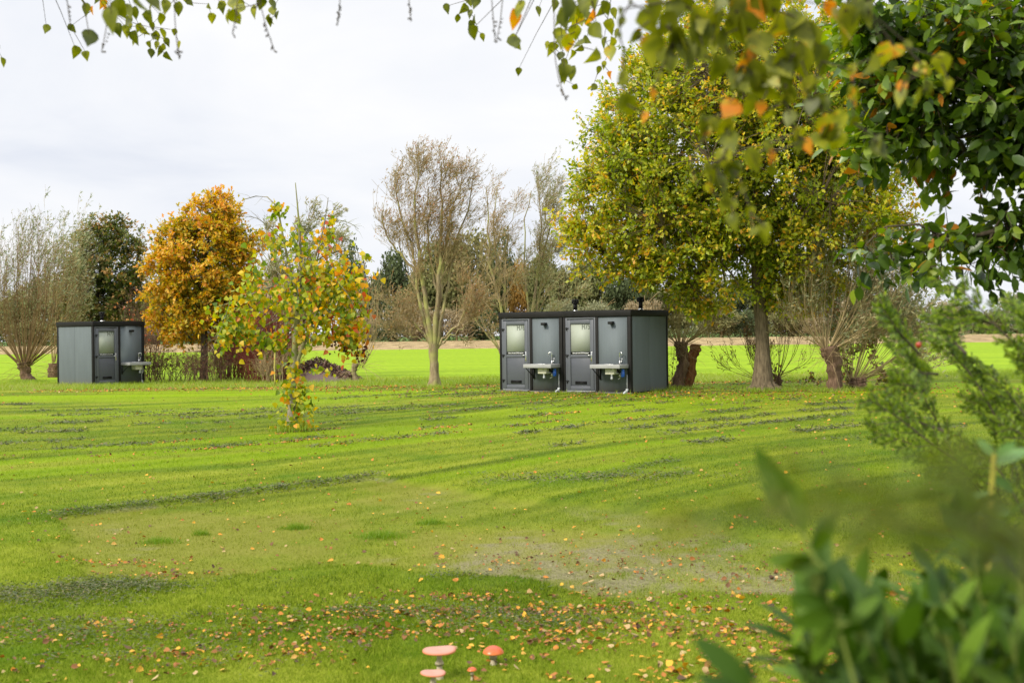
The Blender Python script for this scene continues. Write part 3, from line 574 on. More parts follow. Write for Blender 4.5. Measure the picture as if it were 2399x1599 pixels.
L_WIL = leafmat('willow_leaves', [(0, (.14, .15, .06)), (.4, (.27, .23, .10)), (.75, (.36, .22, .10)), (1, (.38, .17, .08))], .3)
L_WILG = leafmat('grey_willow_leaves', [(0, (.14, .18, .09)), (.5, (.27, .29, .15)), (1, (.40, .30, .14))], .3)
L_LIN = leafmat('linden_leaves', [(0, (.05, .014, .008)), (.06, (.07, .12, .010)), (.34, (.16, .25, .014)), (.55, (.36, .38, .016)), (.74, (.60, .40, .012)), (.9, (.62, .22, .015)), (1, (.38, .07, .02))], .45, .45)
L_HORN = leafmat('dark_leaves', [(0, (.025, .050, .010)), (.35, (.065, .12, .014)), (.65, (.14, .22, .020)), (.9, (.27, .34, .04)), (.97, (.36, .38, .05)), (1, (.45, .18, .02))], .42, .34, .5)
L_BIR = leafmat('birch_leaves', [(0, (.040, .055, .003)), (.5, (.165, .18, .008)), (.72, (.32, .31, .02)), (.82, (.52, .26, .015)), (1, (.60, .19, .015))], .45, .45)
L_LAU = leafmat('laurel_leaves', [(0, (.018, .046, .003)), (.5, (.045, .095, .005)), (1, (.11, .18, .010))], .2, .5, .14)
L_YEW = leafmat('yew_needles', [(0, (.032, .070, .003)), (.5, (.115, .190, .006)), (1, (.29, .38, .02))], .4)
L_OLIVE = leafmat('olive_brown_leaves', [(0, (.07, .115, .006)), (.6, (.12, .15, .010)), (1, (.20, .12, .02))], .4)
L_PINK = leafmat('pink_leaves', [(0, (.20, .03, .025)), (.6, (.50, .15, .09)), (1, (.60, .30, .08))], .4)
L_BRAM = leafmat('bramble_leaves', [(0, (.06, .03, .018)), (.45, (.15, .08, .03)), (.8, (.12, .16, .02)), (1, (.35, .14, .04))], .3)

def tree(name, label, cat, base, group=None):
    r = empty(name, base); tag(r, label, cat, group); return r
def put(g, name, mat, root, smooth=False):
    return g.build(name, mat, root, smooth, base=None) if g.v else None
def local(g, root):
    b = np.array(root.location, np.float32); g.v = [v - b for v in g.v]; return g
def cluster_tree(rng, root, tpts, trad, ells, D, ncl, leafmat_, bark, nlimb=16, leaves=45, LL=.10, LW=.07, shape='ov', spread=.42, depth=1.0, tint=(.1, .9), shell=.55, tmin=.25, upk=.3, droop=.0, yoff=0, outer_tint=.0, sides=12, lump=0.03, limb_r=.35, twigr=.006, flat=.8, world=None, tjit=.22, ctint=.2, btwig=4, limbscale=.5):
    """trunk path, then limbs, twigs and leaf sprays inside the lobes ells=(px,py,rx,ry) at distance D"""
    tp = interp_path(tpts, 14); tr = np.interp(np.linspace(0, 1, 14), np.linspace(0, 1, len(trad)), trad)
    g = Geo(); v, f = tubes(tp, tr, sides, rng, lump); g.add(v, f); local(g, root); put(g, 'trunk', bark, root, True)
    if world is None:
        E = np.array(ells, float); C = P(E[:, 0], E[:, 1], D); C[:, 1] += yoff; rx = E[:, 2] / F * D; rz = E[:, 3] / F * D
    else:
        E = np.array(world, float); C = E[:, :3]; rx = E[:, 3]; rz = E[:, 4]
    ry = (rx + rz) / 2 * depth; wgt = rx * rz * (ry ** .5); wgt /= wgt.sum()
    ei = rng.choice(len(C), ncl, p=wgt); u = nrm(rng.normal(size=(ncl, 3))); rad = shell + (1 - shell) * rng.random(ncl) ** .6
    inner = rng.random(ncl) < .3; rad = np.where(inner, rad * rng.random(ncl), rad)
    cl = C[ei] + u * rad[:, None] * np.stack([rx[ei], ry[ei], rz[ei]], 1)
    cl = cl[cl[:, 2] > .05 + 0 * cl[:, 2]]; ncl = len(cl)
    sel = [int(rng.integers(ncl))]; dmin = np.linalg.norm(cl - cl[sel[0]], axis=1)
    for _ in range(nlimb - 1): j = int(np.argmax(dmin)); sel.append(j); dmin = np.minimum(dmin, np.linalg.norm(cl - cl[j], axis=1))
    tg = cl[sel]; tl = tg; cen = cl.mean(0); tl = cen + (tg - cen) * .86
    z0, z1 = tp[0, 2], tp[-1, 2]; tt = np.clip(tmin + (1 - tmin) * ((tl[:, 2] - z0) / (z1 - z0 + 1e-6)) * .62 - .05 * rng.random(nlimb), tmin, .97)
    a, dr = at(np.repeat(tp[None], nlimb, 0), tt); rr = np.interp(tt, np.linspace(0, 1, 14), tr) * limbscale
    mid = (a + tl) / 2; mid[:, 2] += upk * np.linalg.norm(tl - a, axis=1) * .25; mid += .05 * rng.normal(size=mid.shape) * np.linalg.norm(tl - a, axis=1)[:, None]
    LB = bez(a, mid, tl, 10); LB[:, 1:-1] += .02 * rng.normal(size=LB[:, 1:-1].shape) * np.linalg.norm(tl - a, axis=1)[:, None, None]
    LR = rr[:, None] * np.linspace(1, .18, 10)[None]
    g = Geo(); v, f = tubes(LB, LR, 7); g.add(v, f)
    nodes = LB[:, 3:].reshape(-1, 3); nr = LR[:, 3:].reshape(-1)
    d2 = np.linalg.norm(cl[:, None] - nodes[None], axis=2) + .35 * np.maximum(nodes[None, :, 2] - cl[:, None, 2], 0); ni = d2.argmin(1)
    md = (nodes[ni] + cl) / 2; md[:, 2] += .1 * np.linalg.norm(nodes[ni] - cl, axis=1); SB = bez(nodes[ni], md, cl, 5)
    v, f = tubes(SB, np.minimum(nr[ni], .03 + .02 * limb_r)[:, None] * np.linspace(.6, .25, 5)[None] + twigr * .6, 4); g.add(v, f)
    # sprays
    m = btwig; ci = np.repeat(np.arange(ncl), m); o = nrm(cl[ci] - cen); td = nrm(rng.normal(size=(ncl * m, 3)) + .55 * o + np.array([0, 0, .15 - droop]))
    tl_ = spread * (.5 + rng.random(ncl * m)); e = cl[ci] + td * tl_[:, None]; mm = (cl[ci] + e) / 2; mm[:, 2] += .06 * tl_; TB = bez(cl[ci], mm, e, 3)
    v, f = tubes(TB, np.full((ncl * m, 3), twigr) * np.array([1, .8, .4]), 3); g.add(v, f); local(g, root); put(g, 'branches', bark, root)
    nl = leaves // m; li = np.repeat(np.arange(ncl * m), nl); t = .15 + .85 * rng.random(len(li)); p, d = at(TB[li], t); jj = rng.normal(size=p.shape)
    p = p + jj * .16 * spread; d = nrm(d + .9 * rng.normal(size=d.shape) + np.array([0, 0, -droop])); nn = nrm(np.array([0, 0, flat]) + .4 * o[li] + .75 * rng.normal(size=p.shape))
    s_ = .65 + .6 * rng.random(len(p)); v, f, k = leafblk(p, d, nn, LL * s_, LW * s_, shape, .2, .1)
    ct = rng.random(ncl)[ci][li]; rel = np.linalg.norm((p - cen) / (np.abs(cl - cen).max(0) + 1e-6), axis=1)
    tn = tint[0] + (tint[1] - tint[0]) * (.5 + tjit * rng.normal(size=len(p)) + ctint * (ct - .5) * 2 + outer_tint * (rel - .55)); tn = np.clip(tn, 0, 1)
    g = Geo(); g.add(v, f, np.repeat(tn, k)); local(g, root); put(g, 'foliage', leafmat_, root); return root
rng = np.random.default_rng(21)
def TP(lst, D, dy=0):
    a = np.array(lst, float); q = P(a[:, 0], a[:, 1], D); q[:, 1] += dy; return q
# --- the large oak
b0 = G(1790, 914); D = b0[1]; r = tree('oak_tree', 'large oak with yellowing green crown and thick grey trunk beside the joined cabins', 'tree', b0)
ells = [(1745, 300, 330, 300), (1560, 420, 230, 220), (1430, 520, 130, 110), (1680, 560, 250, 130), (1900, 500, 215, 190), (1990, 420, 150, 130), (1545, 610, 150, 75), (1860, 640, 130, 75), (1740, 130, 240, 180), (1600, 200, 150, 150), (1930, 260, 170, 190), (2040, 500, 90, 90), (1800, 672, 85, 45), (1460, 360, 90, 90), (1620, 715, 60, 32), (1700, 700, 70, 40), (1880, 700, 70, 36), (1620, 690, 50, 42), (1372, 545, 58, 66), (1420, 610, 90, 60), (2110, 520, 45, 60), (2090, 560, 60, 60)]
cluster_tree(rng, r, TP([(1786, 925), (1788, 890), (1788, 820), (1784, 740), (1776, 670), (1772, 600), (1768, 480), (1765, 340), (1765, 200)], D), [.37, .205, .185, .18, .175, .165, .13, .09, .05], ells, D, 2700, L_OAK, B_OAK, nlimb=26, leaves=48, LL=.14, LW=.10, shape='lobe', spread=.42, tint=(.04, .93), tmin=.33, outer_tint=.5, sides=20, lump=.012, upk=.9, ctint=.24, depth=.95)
g = Geo()
for k in range(9):
    a = k * .7 + .2; p0 = np.array([math.cos(a) * .14, math.sin(a) * .14, .35]); g_ = np.array([p0, [math.cos(a) * .27, math.sin(a) * .27, .12], [math.cos(a) * (.46 + .10 * (k % 3)), math.sin(a) * (.44 + .08 * (k % 2)), -.03]]); v, f = tubes(g_, np.array([.10, .10, .05]), 8); g.add(v, f)
put(g, 'root_flare', B_OAK, r, True)
# --- small oaks behind the left cabin
b0 = G(478, 893); D = b0[1]; r = tree('orange_oak', 'orange-leaved oak in full autumn colour right of the lone cabin', 'tree', b0)
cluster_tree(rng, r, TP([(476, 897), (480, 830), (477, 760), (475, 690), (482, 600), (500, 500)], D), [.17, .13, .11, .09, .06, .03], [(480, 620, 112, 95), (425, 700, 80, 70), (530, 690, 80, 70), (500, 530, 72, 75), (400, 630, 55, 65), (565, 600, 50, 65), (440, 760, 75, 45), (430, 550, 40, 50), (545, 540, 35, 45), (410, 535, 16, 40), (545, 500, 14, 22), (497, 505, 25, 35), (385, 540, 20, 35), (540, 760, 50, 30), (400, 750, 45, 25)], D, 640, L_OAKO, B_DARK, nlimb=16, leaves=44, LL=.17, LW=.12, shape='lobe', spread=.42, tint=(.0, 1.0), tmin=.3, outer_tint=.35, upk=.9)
b0 = G(222, 880); D = b0[1]; r = tree('green_oak', 'dark green oak rising directly behind the lone cabin', 'tree', b0)
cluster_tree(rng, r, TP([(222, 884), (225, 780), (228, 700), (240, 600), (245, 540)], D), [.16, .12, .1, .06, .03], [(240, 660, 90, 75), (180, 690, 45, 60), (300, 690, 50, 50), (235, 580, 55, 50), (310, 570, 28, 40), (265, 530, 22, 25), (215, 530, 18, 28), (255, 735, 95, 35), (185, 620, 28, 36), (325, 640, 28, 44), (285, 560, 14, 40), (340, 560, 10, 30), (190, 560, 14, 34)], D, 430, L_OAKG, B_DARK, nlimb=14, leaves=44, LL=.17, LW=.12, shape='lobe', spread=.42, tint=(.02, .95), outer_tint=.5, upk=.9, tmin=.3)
# --- the young linden in front
b0 = G(684, 1008); D = b0[1]; r = tree('young_linden', 'young tree with yellow heart-shaped leaves standing alone on the lawn', 'tree', b0)
path = lambda l, D=D: TP(l, D)
stems = [([(683, 1012), (683, 930), (689, 849), (694, 747), (703, 677), (707, 604), (700, 510), (692, 428)], .085, .007), ([(690, 868), (708, 812), (726, 770), (748, 720), (762, 650)], .045, .012), ([(700, 745), (690, 660), (668, 596), (657, 522), (648, 470), (640, 448), (612, 448), (566, 467)], .035, .006),
         ([(704, 700), (722, 640), (742, 600), (763, 535), (774, 466)], .035, .005), ([(765, 512), (795, 514), (818, 520), (834, 532)], .010, .003), ([(703, 660), (725, 620), (768, 590), (821, 584), (850, 592), (876, 612)], .022, .005), ([(700, 700), (650, 662), (600, 682), (540, 705), (495, 718)], .024, .006), ([(540, 703), (530, 755), (512, 812), (502, 830)], .008, .003),
         ([(694, 745), (650, 745), (600, 770), (560, 770)], .022, .005), ([(700, 690), (620, 610), (585, 560)], .015, .004), ([(660, 560), (610, 512), (572, 510)], .012, .004), ([(726, 770), (780, 745), (820, 770)], .018, .005), ([(748, 720), (800, 690), (835, 740)], .018, .005), ([(700, 650), (760, 630), (815, 680), (840, 730)], .018, .005), ([(693, 760), (660, 790), (640, 800)], .014, .004)]
g = Geo(); tips = []
for i, (l, ra, rb) in enumerate(stems):
    q = interp_path(path(l), 12); q[:, 1] += (0 if i < 2 else rng.uniform(-.5, .5)) * np.linspace(0, 1, 12); rad = np.linspace(ra, rb, 12)
    if i == 0: rad[0] *= 1.35; v, f = tubes(q, rad, 12, rng, .03); g0 = Geo(); g0.add(v, f); local(g0, r); put(g0, 'trunk', B_GREY, r, True)
    else: v, f = tubes(q, rad, 7); g.add(v, f)
    tips.append(q)
Q, R = grow(rng, np.stack(tips), np.full((len(tips), 12), .01), 9, .35, 1, .42, .9, .02, .25, 5); v, f = tubes(Q, R * .6, 3); g.add(v, f); local(g, r); put(g, 'branches', B_GREY, r)
ells = [(710, 700, 80, 62, 430), (560, 775, 52, 40, 220), (595, 705, 58, 40, 130), (740, 640, 62, 46, 210), (805, 690, 50, 80, 430), (818, 785, 34, 46, 240), (640, 800, 50, 28, 120), (690, 570, 45, 40, 90), (765, 560, 22, 38, 60), (655, 495, 22, 20, 34), (640, 560, 26, 40, 50), (775, 520, 14, 20, 20), (690, 930, 34, 60, 190), (690, 995, 34, 16, 90), (688, 860, 22, 34, 36), (540, 750, 50, 50, 80), (850, 740, 14, 60, 40), (740, 780, 60, 34, 150), (520, 790, 20, 32, 30), (595, 645, 26, 60, 60), (860, 600, 18, 12, 9), (750, 870, 36, 18, 14), (645, 480, 10, 10, 8)]
lp_ = []; tn = []
for px, py, rx, ry, n in ells:
    n = int(n * 1.3); u = np.clip(rng.normal(size=(n, 3)) * .54, -1.7, 1.7); c = P(px, py, D) + u * np.array([rx / F * D, (rx + ry) / 2 / F * D, ry / F * D]); lp_.append(c)
    tn.append(np.clip(.56 + .21 * rng.normal(size=n) + .10 * (c[:, 0] + 3.7) / 1.5 + .16 * (np.linalg.norm(u, axis=1) - .8) + .12 * (rng.random() - .5), .08, 1))
for px, py, rx, ry, n in ((790, 812, 24, 14, 26), (845, 835, 18, 22, 34), (845, 815, 20, 10, 14)):
    lp_.append(P(px, py, D) + rng.normal(size=(n, 3)) * np.array([rx, rx, ry]) / F * D * .6); tn.append(np.zeros(n))
c = np.concatenate(lp_); tn = np.concatenate(tn); dd = np.array([0, 0, -1.]) + .8 * rng.normal(size=c.shape); nn = np.array([-.3, -.8, .45]) + .65 * rng.normal(size=c.shape); ss = (.060 + .062 * rng.random(len(c))) * np.where(tn < .02, .55, 1)
v, f, k = leafblk(c, dd, nn, ss, ss * .95, [(0, .12), (.1, .42), (.3, .5), (.6, .34), (1, .02)], .25, .15); g = Geo(); g.add(v, f, np.repeat(tn, k)); local(g, r); put(g, 'foliage', L_LIN, r)
# --- willows with bare stems
def willow(name, label, base, D, stems, L2=1.6, L3=.7, n2=13, n3=9, n4=4, leaf=L_WIL, nleaf=3, wind=.06, bark=B_WILLOW, trunk=None, up=.1, t0=.3, twr=.0045, tipspread=1.0, group=None, LS=.09):
    r = tree(name, label, 'tree', base, group); S = []; R = []
    for l, ra, rb in stems:
        ra = ra * .72; rb = rb * .7; l = [(a_, b_ + max(0, 640 - b_) * .12) for a_, b_ in l]
        q = interp_path(TP(l, D), 14); q[:, 1] += rng.uniform(-1, 1) * .12 * (q[-1, 2] - q[0, 2]) * np.linspace(0, 1, 14) ** 1.3; q[2:-1, :] += rng.normal(size=(11, 3)) * .035; S.append(q); R.append(np.linspace(ra, rb, 14))
    S = np.stack(S); R = np.stack(R); g = Geo()
    if trunk is not None: q = interp_path(TP(trunk[0], D), 12); v, f = tubes(q, np.interp(np.linspace(0, 1, 12), np.linspace(0, 1, len(trunk[1])), trunk[1]), 16, rng, .07); g.add(v, f); local(g, r); put(g, 'trunk', bark, r, True); g = Geo()
    v, f = tubes(S, R, 9); g.add(v, f); local(g, r); put(g, 'stems', bark, r, True); g = Geo()
    lw = R[:, 0] > .065; Sx = np.concatenate([S] + [S[lw]] * 1); Rx = np.concatenate([R, R[lw]]); sl_ = np.linalg.norm(np.diff(Sx, axis=1), axis=2).sum(1); Q2, R2 = grow(rng, Sx, Rx * .8, max(4, int(n2 * .8)), t0, 1, L2 * 1.35 * np.clip((sl_ / sl_.max()) ** 1.1, .25, 1), .42, up * .8, .10, 8, .34, .2, wind * .7, .80); v, f = tubes(Q2, R2, 5); g.add(v, f)
    Q3, R3 = grow(rng, Q2, R2, n3, .15, 1, L3 * 1.35, .5, up * .8, .10, 6, .6, .35, wind * 1.2); R3 = np.maximum(R3, twr); v, f = tubes(Q3, R3, 3); g.add(v, f)
    Q4, R4 = grow(rng, Q3, R3, n4, .2, 1, L3 * .6, .6, up, .2, 4, .7, .5, wind * 1.5); R4 = np.maximum(R4, twr * .7); v, f = tubes(Q4, R4, 3); g.add(v, f); local(g, r); put(g, 'twigs', B_ROD, r)
    n = int(len(Q4) * nleaf * 1.25); li = rng.integers(0, len(Q4), n); p, d = at(Q4[li], rng.random(n)); d = nrm(d + .6 * rng.normal(size=d.shape) + np.array([wind * 3, 0, 0])); s_ = LS * (.6 + .8 * rng.random(n))
    v, f, k = leafblk(p, d, nrm(rng.normal(size=p.shape)), s_, s_ * .26, 'dia'); tn = np.clip(.55 + .25 * rng.normal(size=n) + .2 * (fbm(p[:, 0] * .8, p[:, 2] * .8, 2) - .5) * 2, 0, 1); g = Geo(); g.add(v, f, np.repeat(tn, k)); local(g, r); put(g, 'foliage', leaf, r); return r
b0 = G(1018, 906)
willow('bare_willow', 'tallest half-bare willow with many pale stems from one rough trunk, left of the joined cabins', b0, b0[1],
    [([(1012, 815), (995, 760), (975, 660), (965, 560), (935, 480), (925, 400)], .10, .02), ([(1014, 815), (1004, 740), (985, 640), (972, 540), (975, 440), (985, 360)], .13, .02), ([(1018, 815), (1020, 740), (1030, 640), (1032, 560), (1030, 450), (1035, 345)], .14, .02),
     ([(1020, 815), (1024, 740), (1036, 650), (1045, 560), (1060, 470), (1080, 390)], .10, .02), ([(1022, 815), (1034, 760), (1045, 690), (1055, 600), (1085, 500), (1105, 400)], .09, .02), ([(1010, 810), (985, 770), (945, 730), (905, 705)], .06, .01), ([(1024, 815), (1050, 780), (1085, 740), (1110, 690)], .07, .01),
     ([(980, 650), (940, 590), (905, 550), (895, 480)], .07, .015), ([(1030, 700), (1010, 620), (1003, 520), (1005, 410)], .07, .015), ([(1000, 800), (960, 785), (925, 775)], .03, .008), ([(1026, 812), (1050, 790), (1080, 775), (1120, 720)], .05, .01)],
    trunk=([(1018, 910), (1018, 870), (1016, 830), (1016, 805)], [.24, .15, .14, .165]), L2=1.7, L3=.75, n2=15, n3=8, n4=3, nleaf=2)
Db = 46
def gb(px, D): return np.array([P(px, 0, D)[0], D, 0.])
willow('bare_willow', 'slimmer half-bare willow whose leaning stems rise behind the left joined cabin', gb(1195, Db), Db,
    [([(1205, 880), (1175, 720), (1150, 640), (1145, 540), (1140, 420)], .11, .02), ([(1205, 880), (1185, 700), (1165, 620), (1155, 540), (1165, 410)], .10, .02), ([(1200, 880), (1160, 800), (1110, 720), (1080, 660)], .06, .01), ([(1185, 720), (1180, 600), (1195, 520), (1210, 450)], .06, .01), ([(1178, 830), (1130, 770), (1085, 700), (1075, 620)], .05, .01)], L2=1.5, n2=12, n3=7, n4=3, nleaf=2, wind=.07, trunk=([(1207, 893), (1205, 870)], [.24, .18]))
willow('bare_willow', 'narrow willow with greyish green top rising behind the right joined cabin', gb(1235, Db), Db + 1,
    [([(1235, 880), (1245, 740), (1262, 640), (1268, 520), (1262, 400)], .12, .02), ([(1238, 880), (1258, 740), (1270, 640), (1290, 500), (1300, 400)], .10, .02), ([(1232, 880), (1240, 720), (1225, 600), (1228, 480), (1245, 420)], .08, .02), ([(1262, 640), (1290, 600), (1310, 560)], .05, .01), ([(1240, 860), (1290, 740), (1350, 690)], .05, .01), ([(1262, 620), (1275, 520), (1282, 440), (1280, 385)], .06, .01)], L2=1.5, n2=13, n3=7, n4=3, leaf=L_WILG, nleaf=4, wind=.07, trunk=([(1235, 893), (1235, 870)], [.26, .2]))
willow('bare_willow', 'grey-topped willow showing above and behind the yellow-leaved young tree', gb(680, 52), 52,
    [([(680, 880), (670, 760), (650, 640), (630, 540)], .12, .02), ([(682, 880), (690, 740), (710, 600), (725, 480)], .13, .02), ([(685, 880), (700, 740), (735, 620), (765, 500)], .12, .02), ([(680, 880), (660, 740), (625, 650), (600, 560)], .09, .02), ([(690, 760), (750, 640), (790, 560)], .07, .02), ([(688, 760), (700, 620), (690, 520)], .07, .02)], L2=1.7, n2=12, n3=8, n4=3, leaf=L_WILG, nleaf=5, wind=.10, LS=.13)
# --- pollards
def stump(g, l, D, rad, sides=18, lump=.10):
    q = interp_path(TP(l, D), 22); rr = np.interp(np.linspace(0, 1, 22), np.linspace(0, 1, len(rad)), rad); an = np.arange(sides)
    v, f = tubes(q, rr, sides); V = v.reshape(22, sides, 3); cc = q[:, None]; w_ = 1 + lump * (rng.normal(size=(1, sides)) * 1.1 + np.sin(an * 2 * PI / sides * 5 + 1)[None] * .5 + rng.normal(size=(22, sides)) * .45 + .35 * np.sin(np.arange(22)[:, None] * .7 + an[None] * .9))
    V = cc + (V - cc) * w_[..., None]; V[..., 0] += .02 * np.cumsum(rng.normal(size=22))[:, None]; n0 = g.n; g.add(V.reshape(-1, 3), f); g.f.append(np.array([list(range(21 * sides, 22 * sides))]) + n0)
def pollard(name, label, base, D, trunkpts, rad, head, nrod, fan, L, leaf, nleaf=2, n2=6, n3=3, wind=.03, bark=B_STUMP, rodr=.016, up=.10, group=None, rodmat=None, LS=.09, side_n=14, lowtwig=True, cat='tree', tw=.004):
    """rods from the head: fan = (dx range in px at the tips, tip heights in px)"""
    r = tree(name, label, cat, base, group); g = Geo()
    if trunkpts: stump(g, trunkpts, D, rad); local(g, r); put(g, 'trunk', bark, r, True)
    hx, hy, hr = head; S = []; 
    for i in range(nrod):
        u = rng.uniform(-1, 1); u = math.copysign(abs(u) ** .8, u); tx = hx + fan[0] * u + fan[3]; ty = hy - (fan[2] + (fan[1] - fan[2]) * (1 - abs(u) ** 2.0)) * rng.uniform(.72, 1.05)
        a = (hx + u * hr * F / D * .8, hy + rng.uniform(-4, 6)); mid = (a[0] + (tx - a[0]) * .66 + u * fan[0] * .14, a[1] + (ty - a[1]) * .36)
        q = interp_path(TP([a, mid, (tx, ty)], D), 9); q[:, 1] += rng.uniform(-1, 1) * np.linspace(.3 * hr, L * .35, 9); S.append(q)
    S = np.stack(S); R = (rodr * .8 * rng.uniform(.4, 1.3, nrod))[:, None] * np.linspace(1, .2, 9)[None]; g = Geo(); v, f = tubes(S, R, 5); g.add(v, f)
    Q2, R2 = grow(rng, S, R, n2, .25, 1, L * .34, .42, up, .10, 5, .5, .4, wind); R2 = np.maximum(R2, tw); v, f = tubes(Q2, R2, 3); g.add(v, f)
    Q3, R3 = grow(rng, Q2, R2, n3, .2, 1, L * .14, .5, up, .16, 4, .7, .5, wind); R3 = np.maximum(R3, tw * .8); v, f = tubes(Q3, R3, 3); g.add(v, f)
    if lowtwig:
        hp = P(hx, hy, D); hp2 = np.repeat(hp[None], side_n * 3, 0) + rng.normal(size=(side_n * 3, 3)) * hr * .5; hp2[:, 2] -= rng.random(side_n * 3) * hr * 2
        dd = nrm(rng.normal(size=hp2.shape) * np.array([1, 1, .35]) + np.array([0, 0, .15])); pts = [hp2 + dd * t * L * .35 - np.array([0, 0, .12]) * t * t * L for t in np.linspace(0, 1, 5)]; Qs = np.stack(pts, 1); v, f = tubes(Qs, np.full((len(Qs), 5), tw) * np.linspace(1.4, .6, 5), 3); g.add(v, f)
    local(g, r); put(g, 'rods', rodmat or B_ROD, r)
    if nleaf:
        n = int(len(Q3) * nleaf); li = rng.integers(0, len(Q3), n); p, d = at(Q3[li], rng.random(n)); d = nrm(d + .7 * rng.normal(size=d.shape) + np.array([wind * 3, 0, 0])); s_ = LS * (.6 + .8 * rng.random(n))
        v, f, k = leafblk(p, d, nrm(rng.normal(size=p.shape)), s_, s_ * .26, 'dia'); tn = np.clip(.45 + .25 * rng.normal(size=n) - .35 * (p[:, 2] / (p[:, 2].max() + .1) - .6), 0, 1); g = Geo(); g.add(v, f, np.repeat(tn, k)); local(g, r); put(g, 'foliage', leaf, r)
    return r
b0 = G(65, 893); D = b0[1]
pollard('pollard_willow', 'pollard willow with a wide fan of long rods left of the lone cabin', b0, D, [(68, 897), (64, 880), (60, 862), (58, 848)], [.34, .22, .21, .31], (58, 850, .34), 80, (112, 325, 215, 12), 4.6, L_WILG, 3, 8, 4, wind=.05, rodr=.022, LS=.12, rodmat=B_RODD)
pollard('pollard_willow', 'wind-bent grey-green willow between the fan-shaped pollard and the dark oak', gb(130, 54), 54, [(132, 886), (130, 850)], [.3, .3], (130, 850, .3), 28, (50, 365, 270, 22), 5.2, L_WILG, 5, 8, 4, wind=.13, rodr=.024, LS=.15)
b0 = G(838, 896); D = b0[1]
pollard('pollard_willow', 'small young pollard with thin upright rods between the yellow tree and the tallest willow', b0, D, [(836, 899), (838, 880), (843, 862), (847, 850)], [.15, .10, .10, .14], (848, 849, .13), 26, (48, 240, 120, 4), 3.0, L_WIL, 1.2, 5, 2, rodr=.014, bark=B_WILLOW, side_n=8)
b0 = G(1590, 910); D = b0[1]
r = pollard('pollard_willow', 'leaning dark pollard with a split rotten trunk against the right joined cabin', b0, D, [(1582, 913), (1588, 880), (1594, 845), (1597, 800)], [.21, .165, .165, .21], (1596, 803, .27), 46, (85, 165, 90, 16), 2.0, L_WIL, 1, 5, 2, rodr=.014, side_n=16)
g = Geo(); stump(g, [(1606, 905), (1609, 870), (1614, 835), (1617, 806)], D + .25, [.16, .17, .14, .13], 14, .2); local(g, r); put(g, 'rotten_trunk', B_ROT, r, True)
b0 = G(1950, 915); D = b0[1]
r = pollard('pollard_willow', 'stout pollard with a shaggy brown trunk and leafy rods right of the large oak', b0, D, [(1952, 918), (1950, 880), (1946, 845), (1938, 812)], [.23, .19, .21, .26], (1940, 814, .25), 60, (150, 290, 110, 40), 3.3, L_WILG, 4.5, 7, 3, rodr=.018, wind=.05, LS=.11)
b0 = G(2010, 912); D = b0[1]
pollard('willow_scrub', 'low many-stemmed willow scrub leaning right beside the stout pollard', b0, D, [(2008, 915), (2006, 885)], [.26, .22], (2006, 888, .25), 44, (105, 330, 90, 75), 3.8, L_WILG, 6, 8, 4, rodr=.016, wind=.07, LS=.13, cat='shrub')
b0 = G(1824, 905); D = b0[1]
pollard('elder_scrub', 'thin open shrub with bare upright stems just right of the oak trunk', b0, D, [(1825, 907), (1823, 880)], [.14, .10], (1823, 880, .09), 20, (85, 200, 80, 5), 2.4, L_BRAM, 1.5, 6, 3, rodr=.013, cat='shrub', side_n=6, rodmat=B_BRAMB)
pollard('elder_scrub', 'sparse twiggy shrub showing just left of the oak trunk', gb(1765, 38), 38, None, None, (1770, 880, .12), 12, (65, 150, 60, -30), 1.9, L_BRAM, 2, 6, 3, rodr=.012, cat='shrub', lowtwig=False, rodmat=B_BRAMB)
# ivy and bramble round the stout pollard
def creeper(label, specs, D, size=.085, lobes=None):
    r = tree('creeper', label, 'climbing plant', gb(specs[0][0], D)); g = Geo(); c = []
    for px, py, qx, qy, n in specs:
        a = P(px, py, D); b = P(qx, qy, D); q = interp_path([a, (a + b) / 2 + rng.normal(size=3) * .08, b], 10); v, f = tubes(q, np.full(10, .007), 4); g.add(v, f)
        t = rng.random(n); p, d = at(np.repeat(q[None], n, 0), t); c.append(p + rng.normal(size=p.shape) * .09)
    local(g, r); put(g, 'stem', B_BRAMB, r); c = np.concatenate(c); n = len(c); s_ = size * (.6 + .7 * rng.random(n)); v, f, k = leafblk(c, np.array([0, 0, -1.]) + .7 * rng.normal(size=c.shape), np.array([-.2, -.8, .5]) + .6 * rng.normal(size=c.shape), s_, s_ * .9, 'ov'); g = Geo(); g.add(v, f, np.repeat(np.clip(.65 + .2 * rng.normal(size=n), 0, 1), k)); local(g, r); put(g, 'leaves', L_BRAM, r)
creeper('green leafy creeper draped over the scrub right of the stout pollard', [(1995, 915, 1985, 800, 280), (2000, 830, 2070, 770, 240), (2035, 780, 2085, 900, 170), (1960, 700, 1945, 790, 130), (2070, 870, 2100, 905, 50), (2000, 780, 1960, 720, 70), (2050, 905, 2070, 850, 50)], 36.5)
creeper('hanging strand of small green leaves left of the blurred yew', [(2135, 770, 2150, 830, 40), (2150, 830, 2162, 905, 60)], 34.5, .08)
creeper('thin ivy climbing the left side of the leaning split pollard', [(1572, 908, 1580, 815, 60), (1600, 912, 1592, 880, 20)], 35.8, .05)
creeper('little leafy bramble in the grass between the oak and the stout pollard', [(1880, 905, 1905, 880, 40), (1900, 880, 1925, 895, 30), (1800, 912, 1822, 850, 60)], 37, .08)
